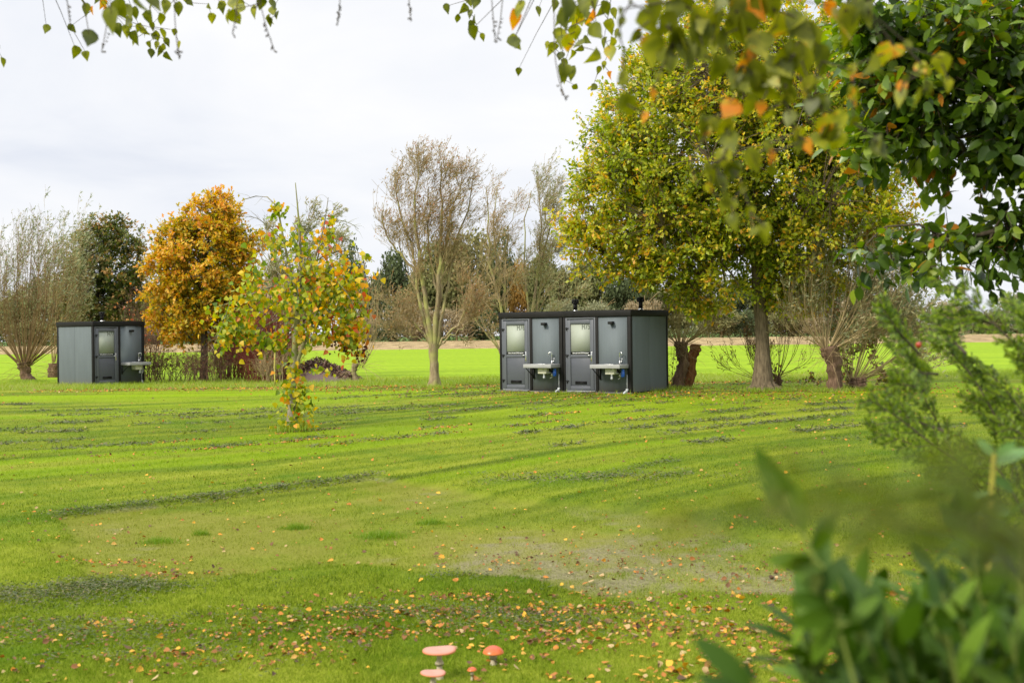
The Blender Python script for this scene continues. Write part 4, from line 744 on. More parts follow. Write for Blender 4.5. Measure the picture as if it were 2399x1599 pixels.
# --- red dogwood, hedge, chip heap, stake
def thicket(name, label, px0, px1, pyb, pyt, D, n, mat, leaf, nl, lmat_tint=(.1, .9), curve=.5, L=1, rr=.010, LS=.08, cat='shrub', spread=.7):
    r = tree(name, label, cat, gb((px0 + px1) / 2, D)); S = []
    for i in range(n):
        a = rng.uniform(px0, px1); cxm = (px0 + px1) / 2; b = a + rng.normal() * (px1 - px0) * .16 * spread * 2 + (a - cxm) * .3; tt = pyb - (pyb - pyt) * rng.uniform(.45, 1.0) * (1 - .35 * ((a - cxm) / (px1 - px0) * 2) ** 2)
        m_ = ((a + b) / 2 + rng.normal() * 6, tt + (pyb - tt) * .45 - curve * 10); q = interp_path(TP([(a, pyb), m_, (b, tt + curve * 12)], D), 8); q[:, 1] += rng.uniform(-.8, .8) + np.linspace(0, 1, 8) * rng.uniform(-.4, .4); q[0, 2] = 0.0; S.append(q)
    S = np.stack(S); R = (rr * rng.uniform(.6, 1.2, n))[:, None] * np.linspace(1, .35, 8); g = Geo(); v, f = tubes(S, R, 4); g.add(v, f)
    Q2, R2 = grow(rng, S, R, 6, .15, 1, (pyb - pyt) / F * D * .35, .6, .03, .2, 5, .6, .5); R2 = np.maximum(R2, .004); v, f = tubes(Q2, R2, 3); g.add(v, f)
    Q3, R3 = grow(rng, Q2, R2, 3, .15, 1, (pyb - pyt) / F * D * .16, .7, .03, .25, 4, .7, .5); v, f = tubes(Q3, np.maximum(R3, .003), 3); g.add(v, f); local(g, r); put(g, 'stems', mat, r)
    if nl:
        li = rng.integers(0, len(Q3), nl); p, d = at(Q3[li], rng.random(nl)); s_ = LS * (.6 + .7 * rng.random(nl)); v, f, k = leafblk(p, np.array([0, 0, -.6]) + rng.normal(size=p.shape), rng.normal(size=p.shape), s_, s_ * .6, 'ov'); g = Geo(); g.add(v, f, np.repeat(rng.uniform(*lmat_tint, nl), k)); local(g, r); put(g, 'leaves', leaf, r)
    return r
thicket('red_dogwood', 'dense deep red dogwood stems right of the orange-leaved oak', 510, 595, 893, 665, 48.0, 150, B_RED, L_PINK, 60)
thicket('red_dogwood', 'brownish red dogwood stems directly behind the yellow-leaved young tree', 580, 680, 893, 690, 45.5, 150, B_RED, L_PINK, 40, rr=.009)
thicket('bramble_thicket', 'thorny dark bramble canes arching right of the lone cabin', 340, 455, 890, 800, 46.5, 60, B_BRAMB, L_BRAM, 260, curve=2.0, spread=1.1, LS=.09)
thicket('bramble_thicket', 'tangle of brown canes with rusty leaves at the foot of the orange-leaved oak', 440, 530, 893, 790, 46, 60, B_BRAMB, L_BRAM, 260, curve=1.5, LS=.09)
thicket('twiggy_shrub', 'tan twiggy shrub between the red dogwood and the reddish chip heap', 620, 690, 892, 780, 45, 80, B_ROD, L_PINK, 60)
thicket('pink_leaved_shrub', 'thin red-stemmed shrub with pinkish leaves between the dark oak and the orange-leaved oak', 300, 380, 880, 660, 49, 50, B_BRAMB, L_PINK, 160, (.5, 1), LS=.13)
c0 = G(725, 893); g = Geo(); n = 6500; u = rng.random(n) ** .5; a = rng.random(n) * 2 * PI; xx = u * np.cos(a) * 1.75; yy = u * np.sin(a) * 1.3; zz = .84 * (1 - u) * (.85 + .3 * fbm(xx * 2 + 9, yy * 2, 2) + .12 * rng.random(n))
g.add(*[q for q in leafblk(np.column_stack([xx, yy, zz]), rng.normal(size=(n, 3)), np.array([0, 0, .8]) + rng.normal(size=(n, 3)) * .5, .09 + .05 * rng.random(n), .06, 'dia')][:2], np.repeat(rng.random(n), 4)); lathe(g, [(1.75, -.02), (1.2, .2), (.7, .44), (.3, .62), (.001, .74)], (0, 0, 0), 24, .2)
M_CHIP = leafmat('reddish_chips', [(0, (.045, .022, .015)), (.5, (.105, .055, .035)), (1, (.22, .13, .085))], 0)
hp_ = g.build('chip_heap', M_CHIP); hp_.location = (c0[0] + .2, c0[1] + .6, 0); tag(hp_, 'low conical heap of reddish bark chips behind the yellow-leaved young tree', 'chip heap')
M_STAKE = barkmat('lichened_wood', (.24, .19, .06), (.50, .45, .12), 30, .3, .002); g = Geo(); tube1(g, interp_path(TP([(644, 903), (643, 860), (645, 800)], 41), 8), .028, 8); bs = gb(644, 41); tag(local(g, empty('tmp', bs)).build('wooden_stake', M_STAKE, base=None), 'thin yellow-lichened stake standing left of the young tree trunk', 'stake').location = bs
bpy.data.objects.remove(bpy.data.objects['tmp'])
# ---------------------------------------------------------------- woods beyond the fields
rng = np.random.default_rng(33)
BG = {}
def bgmat(n, a, b, c): return leafmat(n, [(0, a), (.5, b), (1, c)], .2, .7, .15)
BM = {'dark green': bgmat('wood_dark_green', (.045, .062, .028), (.075, .10, .042), (.12, .145, .06)), 'olive green': bgmat('wood_olive', (.085, .10, .035), (.15, .165, .06), (.24, .24, .09)),
      'rusty brown': bgmat('wood_rusty', (.10, .105, .04), (.185, .18, .07), (.28, .25, .105)), 'tan brown': bgmat('wood_tan', (.17, .14, .085), (.30, .24, .14), (.42, .34, .20)), 'orange': bgmat('wood_orange', (.22, .13, .035), (.42, .25, .06), (.52, .32, .09)), 'pale sage': bgmat('wood_sage', (.12, .13, .07), (.21, .22, .12), (.31, .31, .18))}
def bgtree(kind, var):
    """crown of 1 x 1 x 1 on a short trunk, scaled when placed"""
    r = empty('woodland_tree'); H = 1.0; th = .10 if var < 2 else .03; n = 2100 if var < 2 else 1500
    g = Geo(); v, f = tubes(np.array([[0, 0, -.02], [.01, 0, .2], [0, .01, .5], [.01, 0, .85]]), np.array([.022, .017, .012, .004]), 6); g.add(v, f)
    a = rng.random(9) * 2 * PI; p0 = np.array([[0, 0, .2 + .45 * t] for t in rng.random(9)]); e = np.stack([.38 * np.cos(a), .38 * np.sin(a), p0[:, 2] + .15 + .2 * rng.random(9)], 1); v, f = tubes(bez(p0, (p0 + e) / 2 + [0, 0, .04], e, 4), np.full((9, 4), .007) * [1, .8, .6, .3], 4); g.add(v, f)
    g.build('trunk', B_DARK if kind in ('dark green', 'olive green') else B_ROD, r)
    nb = 34; c = nrm(rng.normal(size=(nb, 3))) * (rng.random(nb) ** .4)[:, None] * np.array([.36, .36, .36]); c[:, 2] = c[:, 2] * 1.12 + .50 - (.0 if var < 2 else .08)
    if var == 1: c[:, :2] *= (1.15 - .5 * (c[:, 2:3] - .2)); 
    bi = rng.integers(0, nb, n * 3); p = c[bi] + nrm(rng.normal(size=(n * 3, 3))) * (rng.random(n * 3) ** .5)[:, None] * np.array([.17, .17, .14]); p = p[p[:, 2] > th]
    d = rng.normal(size=p.shape) + (np.array([0, 0, 1.2]) if kind in ('tan brown', 'pale sage') else 0); s_ = (.05 if kind in ('tan brown', 'pale sage') else .040) * (.6 + .8 * rng.random(len(p)))
    v, f, k = leafblk(p, d, rng.normal(size=p.shape) + np.array([0, 0, .6]), s_, s_ * (.42 if kind in ('tan brown', 'pale sage') else .8), 'dia'); bt = rng.random(nb)
    g = Geo(); g.add(v, f, np.repeat(np.clip(.2 + .3 * rng.random(len(p)) + .4 * bt[bi[:len(p)]], 0, 1), k)); g.build('crown', BM[kind], r); return r
def putbg(px, top, wpx, kind, D, label, var=None, name='woodland_tree', cat='tree', group='trees of the wood beyond the fields'):
    var = int(rng.integers(2)) if var is None else var; key = (kind, var)
    if key not in BG: BG[key] = bgtree(kind, var); r = BG[key]
    else: r = dup(BG[key])
    base = gb(px, D); hgt = P(px, top, D)[2] * (1.13 if cat == 'tree' else 1.05); wd_ = wpx / F * D; r.location = base; r.scale = (wd_ * 1.12, wd_ * .9, hgt); r.rotation_euler = (0, 0, rng.uniform(-.5, .5)); r.name = name; tag(r, label, cat, group); return r
T = [(20, 690, 120, 'rusty brown', 'behind the rods of the left pollard willow, at the photo edge'), (95, 660, 130, 'tan brown', 'seen between the left pollard rods and the dark oak'), (165, 700, 100, 'rusty brown', 'filling the gap left of the dark oak'), (330, 690, 110, 'rusty brown', 'between the dark oak and the orange-leaved oak'), (395, 650, 90, 'olive green', 'hidden mostly by the orange-leaved oak'),
     (560, 650, 110, 'rusty brown', 'just right of the orange-leaved oak'), (640, 640, 120, 'tan brown', 'behind the middle of the yellow-leaved young tree'), (730, 650, 110, 'olive green', 'behind the right half of the yellow-leaved young tree'), (815, 585, 70, 'dark green', 'peeping above the right shoulder of the yellow-leaved young tree'), (862, 655, 70, 'rusty brown', 'behind the thin rods of the small pollard'),
     (915, 602, 90, 'dark green', 'filling the gap left of the tallest willow'), (960, 655, 90, 'rusty brown', 'behind the left stems of the tallest willow'), (1025, 575, 120, 'olive green', 'behind the main stems of the tallest willow'), (1090, 555, 130, 'rusty brown', 'highest of the wood, right of the tallest willow'), (1165, 562, 80, 'dark green', 'behind the willow at the left joined cabin'),
     (1215, 610, 60, 'orange', 'between the two willows behind the joined cabins'), (1265, 590, 90, 'olive green', 'behind the narrow grey-topped willow'), (1325, 625, 80, 'rusty brown', 'left of the vent pipes of the joined cabins'), (1385, 600, 90, 'olive green', 'above the first vent pipe'), (1450, 620, 90, 'dark green', 'between the two vent pipes under the oak crown'), (1515, 650, 80, 'olive green', 'behind the second vent pipe'),
     (1585, 665, 90, 'rusty brown', 'above the leaning split pollard'), (1650, 645, 100, 'pale sage', 'right of the leaning split pollard'), (1725, 660, 80, 'dark green', 'left of the oak trunk'), (1790, 650, 90, 'olive green', 'hidden behind the oak trunk'), (1860, 640, 100, 'rusty brown', 'right of the oak trunk'), (1935, 640, 110, 'pale sage', 'behind the stout pollard'), (2030, 640, 110, 'tan brown', 'behind the low willow scrub'), (2100, 690, 70, 'tan brown', 'last before the open gap at the right')]
for i, (px, top, wpx, kind, where) in enumerate(T): putbg(px, top, wpx * 1.25, kind, 292 + (i * 37 % 13), kind + ' far tree ' + where)
S_ = [(60, 740, 90, 'rusty brown', 'beneath the left pollard rods'), (150, 745, 80, 'olive green', 'left of the lone cabin roof'), (350, 750, 90, 'tan brown', 'right of the lone cabin roof'), (440, 750, 90, 'dark green', 'left of the orange-leaved oak trunk'), (850, 730, 60, 'tan brown', 'beside the small pollard'), (905, 745, 70, 'dark green', 'left of the tallest willow trunk'), (965, 705, 100, 'tan brown', 'round and bushy behind the tallest willow trunk'), (1060, 700, 90, 'tan brown', 'right of the tallest willow trunk'), (1120, 715, 70, 'dark green', 'touching the edge of the left joined cabin'),
      (1315, 690, 80, 'pale sage', 'just above the roof joint of the cabins'), (1400, 690, 80, 'pale sage', 'above the roof of the right joined cabin'), (1500, 680, 80, 'tan brown', 'behind the second vent pipe'), (1680, 705, 90, 'rusty brown', 'left of the oak trunk'), (1740, 720, 70, 'dark green', 'touching the left side of the oak trunk'), (1840, 715, 90, 'rusty brown', 'right of the oak trunk'), (1900, 730, 60, 'tan brown', 'left of the stout pollard head'), (2000, 690, 110, 'tan brown', 'behind the low willow scrub'), (2090, 715, 90, 'rusty brown', 'right of the low willow scrub'), (2130, 735, 50, 'pale sage', 'left of the far farmhouse')]
for i, (px, top, wpx, kind, where) in enumerate(S_): putbg(px, top, wpx * 1.3, kind, 283 + i % 5, kind + ' far bush ' + where, 2 + (i % 2), 'woodland_bush', 'shrub', 'bushes at the foot of the wood')
for px, top, wpx, kind, lab in ((2213, 697, 95, 'tan brown', 'lone round tan bush standing between the two far farmhouses'), (2375, 672, 130, 'pale sage', 'large pale sage willow at the far right edge above the yew'), (2310, 725, 80, 'rusty brown', 'brown bush between the right farmhouse and the pale willow')): putbg(px, top, wpx * 1.2, kind, 290, lab, 2, 'field_bush', 'shrub', None)
# hedge strip and distant treeline
n = 26000; x = rng.uniform(-190, 190, n); y = 291 + rng.random(n) * 4; z = rng.random(n) * (1.6 + 1.4 * fbm(x * .06, x * 0, 3)) ; c = np.stack([x, y, z], 1); s_ = .5 * (.5 + rng.random(n)); v, f, k = leafblk(c, rng.normal(size=c.shape), rng.normal(size=c.shape), s_, s_ * .6, 'dia'); g = Geo(); g.add(v, f, np.repeat(np.clip(.4 * rng.random(n) + .5 * fbm(x * .1, z, 2), 0, 1), k)); tag(g.build('field_margin_growth', BM['olive green']), 'low green undergrowth along the far edge of the stubble field', 'undergrowth', kind='stuff')
n = 16000; x = rng.uniform(60, 330, n); y = 600 + rng.random(n) * 20; z = rng.random(n) * (6 + 7 * fbm(x * .05, x * 0, 4)); c = np.stack([x, y, z], 1); s_ = 1.6 * (.5 + rng.random(n)); v, f, k = leafblk(c, rng.normal(size=c.shape), rng.normal(size=c.shape), s_, s_ * .6, 'dia'); g = Geo(); g.add(v, f, np.repeat(rng.random(n), k)); tag(g.build('distant_treeline', BM['pale sage']), 'hazy line of trees on the horizon at the right', 'treeline', kind='stuff')
M_ROOF = plain('grey_roof_tiles', (.30, .29, .32), .7, var=.1, scale=.6); M_WALL = plain('pale_brick', (.50, .36, .30), .85, var=.12, scale=.5); M_WIN = plain('dark_window', (.06, .07, .08), .2)
for px, wpx, label in ((2150, 62, 'low far farmhouse with grey roof seen left of the lone tan bush'), (2268, 70, 'low far farmhouse with grey roof seen right of the lone tan bush, behind the yew')):
    D = 340; c = gb(px, D); W2 = wpx / F * D / 2; r = empty('farmhouse', c, .15); tag(r, label, 'house', 'farmhouses beyond the fields')
    g = Geo(); box(g, -W2, W2, 0, 8, 0, 2.6); g.add([(-W2, .0, 2.6), (-W2, 8, 2.6), (-W2, 4, 4.9), (W2, 0, 2.6), (W2, 8, 2.6), (W2, 4, 4.9)], [(0, 1, 2), (5, 4, 3)]); g.build('wall', M_WALL, r)
    g = Geo(); V = [(-W2 - .4, -.5, 2.35), (W2 + .4, -.5, 2.35), (W2 + .4, 4, 5.0), (-W2 - .4, 4, 5.0), (W2 + .4, 8.5, 2.35), (-W2 - .4, 8.5, 2.35)]; V2 = [(a, b, c_ + .2) for a, b, c_ in V]; g.add(V + V2, [(0, 1, 2, 3), (3, 2, 4, 5), (6, 7, 8, 9), (9, 8, 10, 11), (0, 6, 7, 1), (5, 4, 10, 11), (0, 3, 9, 6), (3, 5, 11, 9), (1, 7, 8, 2), (2, 8, 10, 4)]); g.build('roof', M_ROOF, r)
    for i in range(3):
        g = Geo(); xx = -W2 * .7 + i * W2 * .6; box(g, xx, xx + 1.1, -.03, .02, 1.0, 2.1); g.build('window', M_WIN, r)
# ---------------------------------------------------------------- toadstools
M_CAP = leafmat('pink_cap_skin', [(0, (.55, .33, .16)), (.35, (.48, .14, .035)), (.7, (.40, .17, .11)), (1, (.38, .21, .16))], 0, .55, .25); M_REDCAP = leafmat('red_cap_skin', [(0, (.50, .22, .08)), (.3, (.50, .11, .008)), (1, (.40, .045, .010))], 0, .35, .5)
M_STEM = plain('mushroom_stem', (.42, .36, .24), .7, var=.12, scale=40, bump=.001); M_GILL = plain('mushroom_gills', (.42, .34, .20), .8, var=.08, scale=60)
def toadstool(px, base_y, cap_y, wpx, kind, label, tilt=(0, 0)):
    c = G(px, base_y); D = c[1]; top = P(px, cap_y, D)[2]; R_ = wpx / F * D / 2; r = empty('toadstool', c); tag(r, label, 'toadstool', 'red toadstools in the foreground grass'); H2 = top
    def cap(g, prof, tints, z0, wob):
        an = 40
        for (p0, t0), (p1, t1) in zip(list(zip(prof, tints))[:-1], list(zip(prof, tints))[1:]): pass
        n0 = g.n; lathe(g, [(a * R_, z0 + b * R_) for a, b in prof], (0, 0, 0), an, .5, wob, tilt); g.t[-1] = np.repeat(np.asarray(tints, np.float32), an)
    if kind == 'flat': prof = [(.001, .12), (.15, .13), (.35, .16), (.60, .19), (.82, .20), (.94, .18), (1.0, .12), (.99, .07), (.95, .06)]; ti = [.85, .95, 1, .98, .9, .72, .45, .15, .05]; und = [(.95, .058), (.7, .03), (.4, -.05), (.12, -.17)]
    else: prof = [(.001, .62), (.2, .60), (.45, .52), (.7, .38), (.88, .20), (.98, .04), (1.0, -.06), (.95, -.09)]; ti = [.9, .9, .85, .7, .5, .25, .1, 0]; und = [(.95, -.09), (.7, -.04), (.4, -.02), (.14, -.02)]
    z0 = H2 - prof[0][1] * R_ - (.10 * R_ if kind == 'flat' else 0); w_ = .035 if kind == 'flat' else .015
    g = Geo(); cap(g, prof, ti, z0, w_); g.build('cap', M_CAP if kind == 'flat' else M_REDCAP, r, True)
    g = Geo(); lathe(g, [(a * R_, z0 + b * R_) for a, b in und], (0, 0, 0), 40, .5, w_, tilt); g.build('gills', M_GILL, r, True)
    sr_ = .16 * R_ if kind == 'flat' else .22 * R_; g = Geo(); zt = z0 - (.15 if kind == 'flat' else .02) * R_; lathe(g, [(sr_ * 1.5, -.03), (sr_ * 1.45, .005), (sr_ * 1.1, zt * .3), (sr_, zt * .6), (sr_ * .95, zt), (sr_ * .9, zt + .1 * R_)], (0, 0, 0), 18, .5); g.build('stem', M_STEM, r, True)
    g = Geo(); zr = zt * .68; lathe(g, [(sr_ * .98, zr + .012), (sr_ * 1.5, zr + .002), (sr_ * 1.7, zr - .012), (sr_ * 1.5, zr - .008)], (0, 0, 0), 18, .5); g.build('ring', M_STEM, r, True)
toadstool(1030, 1588, 1518, 80, 'flat', 'tallest toadstool with a wide flat pink cap at the bottom of the photo', (.03, 0))
toadstool(1015, 1622, 1572, 60, 'flat', 'toadstool with a flat pink cap cut by the lower edge, in front of the tallest', (-.03, 0))
toadstool(1156, 1555, 1511, 50, 'round', 'toadstool with a domed bright red cap right of the tallest')
toadstool(1106, 1592, 1561, 23, 'round', 'smallest orange-red toadstool between the tall pink one and the domed red one', (.05, 0))
# ---------------------------------------------------------------- dark tree at the right edge
rng = np.random.default_rng(44)
D = 8.0; bx = P(2760, 0, D)[0]; r = tree('hornbeam_tree', 'dark green broad-leaved tree reaching in from the right edge of the photo', 'tree', (bx, D, 0))
ells = [(2250, 80, 270, 130), (2330, 230, 230, 140), (2150, 250, 130, 100), (2200, 350, 130, 70), (2390, 330, 80, 60), (2350, 510, 110, 36), (2240, 560, 120, 36), (2360, 590, 80, 40), (2110, 590, 100, 34), (2350, 645, 90, 34), (2230, 620, 90, 24), (2600, 300, 220, 300), (2060, 60, 110, 80), (2300, 625, 50, 20), (2055, 635, 30, 16), (2080, 170, 90, 80), (2040, 330, 60, 40), (2180, 525, 80, 22)]
cluster_tree(rng, r, [(bx + .05, D, -.05), (bx, D, 1.2), (bx - .1, D, 2.4), (bx + .1, D + .1, 4.2), (bx, D, 5.6)], [.24, .19, .16, .1, .05], ells, D, 350, L_HORN, B_DARK, nlimb=22, leaves=32, LL=.108, LW=.058, shape=[(0, .04), (.2, .40), (.45, .5), (.75, .32), (1, .01)], spread=.26, tint=(.0, .95), depth=1.1, twigr=.0035, droop=.35, flat=.9, upk=.2, sides=16, tmin=.3, limb_r=.2, ctint=.3, limbscale=.2)
# ---------------------------------------------------------------- birch hanging over the camera
BL = '''202 24 25 0;168 66 18 0;209 92 38 0;177 121 22 0;260 48 50 0;326 10 45 0;299 27 30 0;350 42 28 0;357 63 18 0;325 65 18 0;301 51 22 0;316 88 25 0;296 75 25 0;367 85 20 0;384 80 22 0;350 105 14 0;367 107 16 0;381 112 18 0;354 126 18 0;393 132 18 0;388 17 30 0;418 20 25 0;445 7 16 0;496 42 18 0;520 20 22 0;532 37 28 0;547 10 30 0;561 3 24 0;595 29 26 0;612 7 28 0;639 12 22 0;631 44 18 0;648 36 20 0;8 146 18 0;360 5 40 0;280 20 34 0;240 10 22 1;215 25 16 1
1114 7 24 0;1087 20 20 0;1101 34 18 0;1072 44 16 0;1103 58 16 0;1108 76 26 0;1131 88 16 0;1206 46 38 1;1205 102 32 0;1215 167 14 0;1262 27 20 0;1330 17 50 0;1320 51 34 0;1347 75 28 0;1290 117 28 0;1330 102 34 2;1310 85 30 0;1322 167 32 0;1322 187 16 0;1346 205 17 0;1313 133 20 0;1392 129 34 0;1371 20 40 0;1385 41 30 1;1398 75 36 0;1429 61 26 0;1454 29 20 0;1456 51 22 0;1430 126 30 0;1461 121 14 0;1477 7 14 0;1490 85 30 0;1402 165 16 0;1429 177 16 1;1388 3 36 0;1300 10 24 0;1355 105 26 0;1350 45 26 2;1375 95 24 0;1415 100 22 0;1445 80 20 0;1340 130 20 0;1325 150 22 0;1410 25 26 0
1462 187 36 0;1470 246 44 0;1510 276 24 1;1530 219 22 1;1527 119 60 0;1578 98 60 0;1612 127 60 0;1638 47 50 0;1578 30 50 0;1672 55 60 0;1723 25 60 0;1752 64 60 0;1693 102 55 0;1740 153 45 1;1765 132 35 1;1774 178 60 0;1825 161 60 0;1863 127 55 0;1926 144 60 0;1867 64 65 0;1969 59 70 2;1943 21 30 1;2003 25 55 0;2071 127 45 2;2100 123 30 2;2041 153 45 0;1999 174 25 1;2113 204 28 1;2160 161 30 2;2207 149 40 0;2147 234 45 0;2173 208 30 0;1708 259 52 1;1650 297 45 0;1655 312 30 2;1697 301 45 0;1712 335 45 0;1697 369 40 0;1765 378 50 0;1808 369 32 1;1850 280 34 0;1871 318 30 2;1893 344 34 1;1931 297 45 2;1922 335 48 0;1960 327 40 0;1999 229 36 2;1650 399 24 0;1627 420 18 2;1663 442 22 2;1693 429 50 0;1718 518 36 0;1765 543 22 0;1791 543 36 0;1808 403 30 0;1757 246 45 0;1782 255 28 1;1799 212 60 0;1893 204 45 0;1846 229 45 0;2062 352 40 0;1640 85 60 0;1560 60 55 0;1600 10 60 0;1780 110 60 0;1820 60 60 0;1810 20 60 0;1900 90 60 0;1740 200 40 0;1680 160 50 0;1560 140 50 0;1840 195 50 0;1900 250 40 0;1720 400 40 0;1700 470 36 0;1740 440 26 0;1690 5 50 0;1770 5 60 1;1650 130 40 0'''
rows_ = np.array([[float(q) for q in t.split()] for ln in BL.split('\n') for t in ln.split(';')])
ex_ = rows_[rng.random(len(rows_)) < .75].copy(); ex_[:, 0] += rng.normal(size=len(ex_)) * 24; ex_[:, 1] += rng.normal(size=len(ex_)) * 16 - 12; ex_[:, 2] *= rng.uniform(.7, 1.1, len(ex_)); ex_[:, 3] = np.where(rng.random(len(ex_)) < .9, 0, ex_[:, 3]); rows_ = np.concatenate([rows_, ex_]); px, py, sz, kd = rows_.T; Dl = np.clip(.052 * F / sz, 2.2, 7.0); big = px > 1450; Dl = np.where(big, np.clip(Dl, 1.6, 2.2), Dl); Ls = sz / F * Dl * 1.35
c = np.concatenate([P(px[i:i + 1], py[i:i + 1], Dl[i]) for i in range(len(px))])
tx, ty = .8, -1.6; r = tree('birch_tree', 'birch whose hanging leafy twigs droop blurred across the top of the photo', 'tree', (tx, ty, 0))
g = Geo(); v, f = tubes(interp_path([(tx, ty, -.05), (tx + .03, ty, 1.5), (tx - .05, ty + .1, 3.5), (tx + .05, ty + .1, 6.5)], 14), np.linspace(.17, .08, 14), 16, rng, .02); g.add(v, f); local(g, r)
B_BIRCH = barkmat('birch_bark', (.10, .09, .08), (.62, .60, .55), 9, 2.2, .006); put(g, 'trunk', B_BIRCH, r, True)
lims = [[(tx, ty + .1, 3.0), (.6, 1.0, 3.35), (.9, 2.2, 3.15), (1.2, 3.2, 2.9)], [(tx, ty + .1, 3.3), (0, 1.5, 3.9), (-1.2, 3.2, 3.9), (-2.2, 5.0, 3.6)], [(tx, ty + .1, 3.6), (.2, 1.5, 4.0), (.4, 3.2, 3.9), (.6, 5.6, 3.7)], [(.9, 2.2, 3.15), (1.3, 2.4, 3.0), (1.9, 2.8, 2.75)]]
g = Geo(); LP = []
for q in lims: q = interp_path(q, 24); LP.append(q); v, f = tubes(q, np.linspace(.035, .008, 24), 7); g.add(v, f)
LPn = np.concatenate(LP)
for i in range(len(px)):  # every leaf hangs from the nearest leaf above it, the top ones from the limbs
    up_ = [j for j in range(len(px)) if c[j, 2] > c[i, 2] + .02 and np.linalg.norm(c[j] - c[i]) < .22]
    if up_: j = min(up_, key=lambda j: np.linalg.norm((c[j] - c[i]) * [1, .6, 1])); b = c[j]
    else:
        dd = np.linalg.norm((LPn - c[i]) * [1, 1, .5], axis=1) + 5 * (LPn[:, 2] < c[i, 2] + .1); b = LPn[dd.argmin()]
    a = c[i] + np.array([0, 0, Ls[i] * .25]); md = (a + b) / 2 + np.array([0, 0, .12 * np.linalg.norm(a - b)]) * (0 if up_ else 1); q = interp_path([b, md, a], 6); v, f = tubes(q, np.linspace(.0018 if up_ else .004, .0012, 6), 4); g.add(v, f)
for a, b in (((150, -20), (165, 60)), ((255, 60), (238, 122)), ((560, 20), (545, 78)), ((605, 30), (643, 120)), ((800, 0), (790, 60)), ((955, 0), (963, 50)), ((1150, 20), (1160, 95)), ((1180, 20), (1163, 100)), ((1528, -10), (1528, 55)), ((620, -20), (600, 20)), ((410, 110), (420, 138)), ((1300, 190), (1326, 235))):
    q = interp_path([P(a[0], a[1], 3.6), P((a[0] + b[0]) / 2 + 4, (a[1] + b[1]) / 2, 3.6), P(b[0], b[1], 3.6)], 8); t_ = q[0] + np.array([0, 0, .5]); v, f = tubes(interp_path([t_, *q], 10), np.full(10, .0014), 4); g.add(v, f)
    for w_ in q[2:]: v, f = tubes(np.array([w_, w_ + rng.normal(size=3) * .006]), np.array([.0022, .003]), 4); g.add(v, f)
local(g, r); put(g, 'twigs', B_DARK, r)
d = np.stack([.35 * rng.normal(size=len(px)), .3 * rng.normal(size=len(px)), -1 + .2 * rng.normal(size=len(px))], 1); nn = np.stack([.45 * rng.normal(size=len(px)), -1 + 0 * px, .35 * rng.normal(size=len(px))], 1)
tn = np.where(kd == 1, .88 + .12 * rng.random(len(px)), np.where(kd == 2, .72 + .08 * rng.random(len(px)), .10 + .55 * rng.random(len(px)))); g = Geo()
for q in range(4):
    m_ = np.arange(len(px)) % 4 == q; nq = nn[m_] + [0, .35 * (q % 2), 0] + .35 * rng.normal(size=nn[m_].shape); v, f, k = leafblk((c - nrm(d) * Ls[:, None] * .5)[m_], d[m_], nq, Ls[m_], Ls[m_] * (.62 + .09 * q), [[(0, .10), (.12, .40), (.32, .5), (.55, .38), (.8, .15), (1, .01)], [(0, .05), (.16, .33), (.4, .5), (.62, .40), (.85, .16), (1, .01)]][q % 2], (.2, .45, -.1, .7)[q], (.1, .35, -.2, .5)[q]); g.add(v, f, np.clip(np.repeat(tn[m_], k) + .10 * rng.normal(size=len(v)), 0, 1))
local(g, r); put(g, 'leaves', L_BIR, r)
# ---------------------------------------------------------------- yew shrub, mid blur
D = 3.3; base = gb(2560, D); r = tree('yew_shrub', 'feathery yew shrub with fine needles rising blurred at the right edge', 'shrub', base)
main = [[(2420, 1500), (2330, 1150), (2237, 1015), (2200, 920), (2176, 874), (2151, 828), (2133, 804)], [(2151, 828), (2120, 800), (2096, 782), (2044, 721)], [(2450, 1300), (2370, 1010), (2326, 920), (2304, 880), (2271, 828), (2243, 810), (2191, 793)], [(2500, 1000), (2440, 860), (2399, 810), (2347, 758), (2317, 724), (2289, 684), (2249, 657), (2216, 648)], [(2330, 1150), (2220, 1070), (2151, 1027), (2102, 987), (2050, 950), (2010, 930)], [(2500, 1100), (2399, 930), (2347, 883), (2300, 840), (2290, 800)], [(2330, 1150), (2200, 1060), (2110, 1030), (2050, 1012)], [(2520, 1000), (2430, 900), (2380, 860), (2350, 830)], [(2480, 1200), (2399, 1020), (2350, 960), (2290, 940)], [(2500, 900), (2420, 780), (2380, 740)], [(2400, 1400), (2290, 1130), (2230, 1090), (2160, 1080)], [(2520, 1150), (2440, 1000), (2380, 900), (2320, 850)], [(2347, 758), (2300, 740), (2250, 745)], [(2271, 828), (2240, 780), (2225, 740)], [(2237, 1015), (2170, 990), (2110, 940)], [(2176, 874), (2120, 870), (2090, 850)], [(2200, 920), (2150, 905), (2110, 900)], [(2500, 1250), (2440, 1080), (2380, 1010), (2330, 990)], [(2520, 980), (2450, 900), (2400, 850), (2370, 800)], [(2520, 1180), (2460, 1080), (2400, 960), (2370, 900)], [(2400, 1250), (2330, 1120), (2280, 1060), (2240, 1050)], [(2520, 860), (2460, 790), (2400, 700)]]
g = Geo(); S = []
for l in main: q = interp_path(TP(l, D), 14); q[:, 1] += rng.uniform(-.18, .18) * np.linspace(.2, 1, 14) + rng.uniform(-.1, .1); S.append(q)
S = np.stack(S); R = np.linspace(.0045, .0012, 14)[None].repeat(len(S), 0); v, f = tubes(S, R, 6); g.add(v, f)
v, f = tubes(interp_path([base + [0, 0, -.05], base + [-.02, 0, .5], P(2450, 1450, D), P(2420, 1250, D)], 12), np.linspace(.03, .008, 12), 8); g.add(v, f)
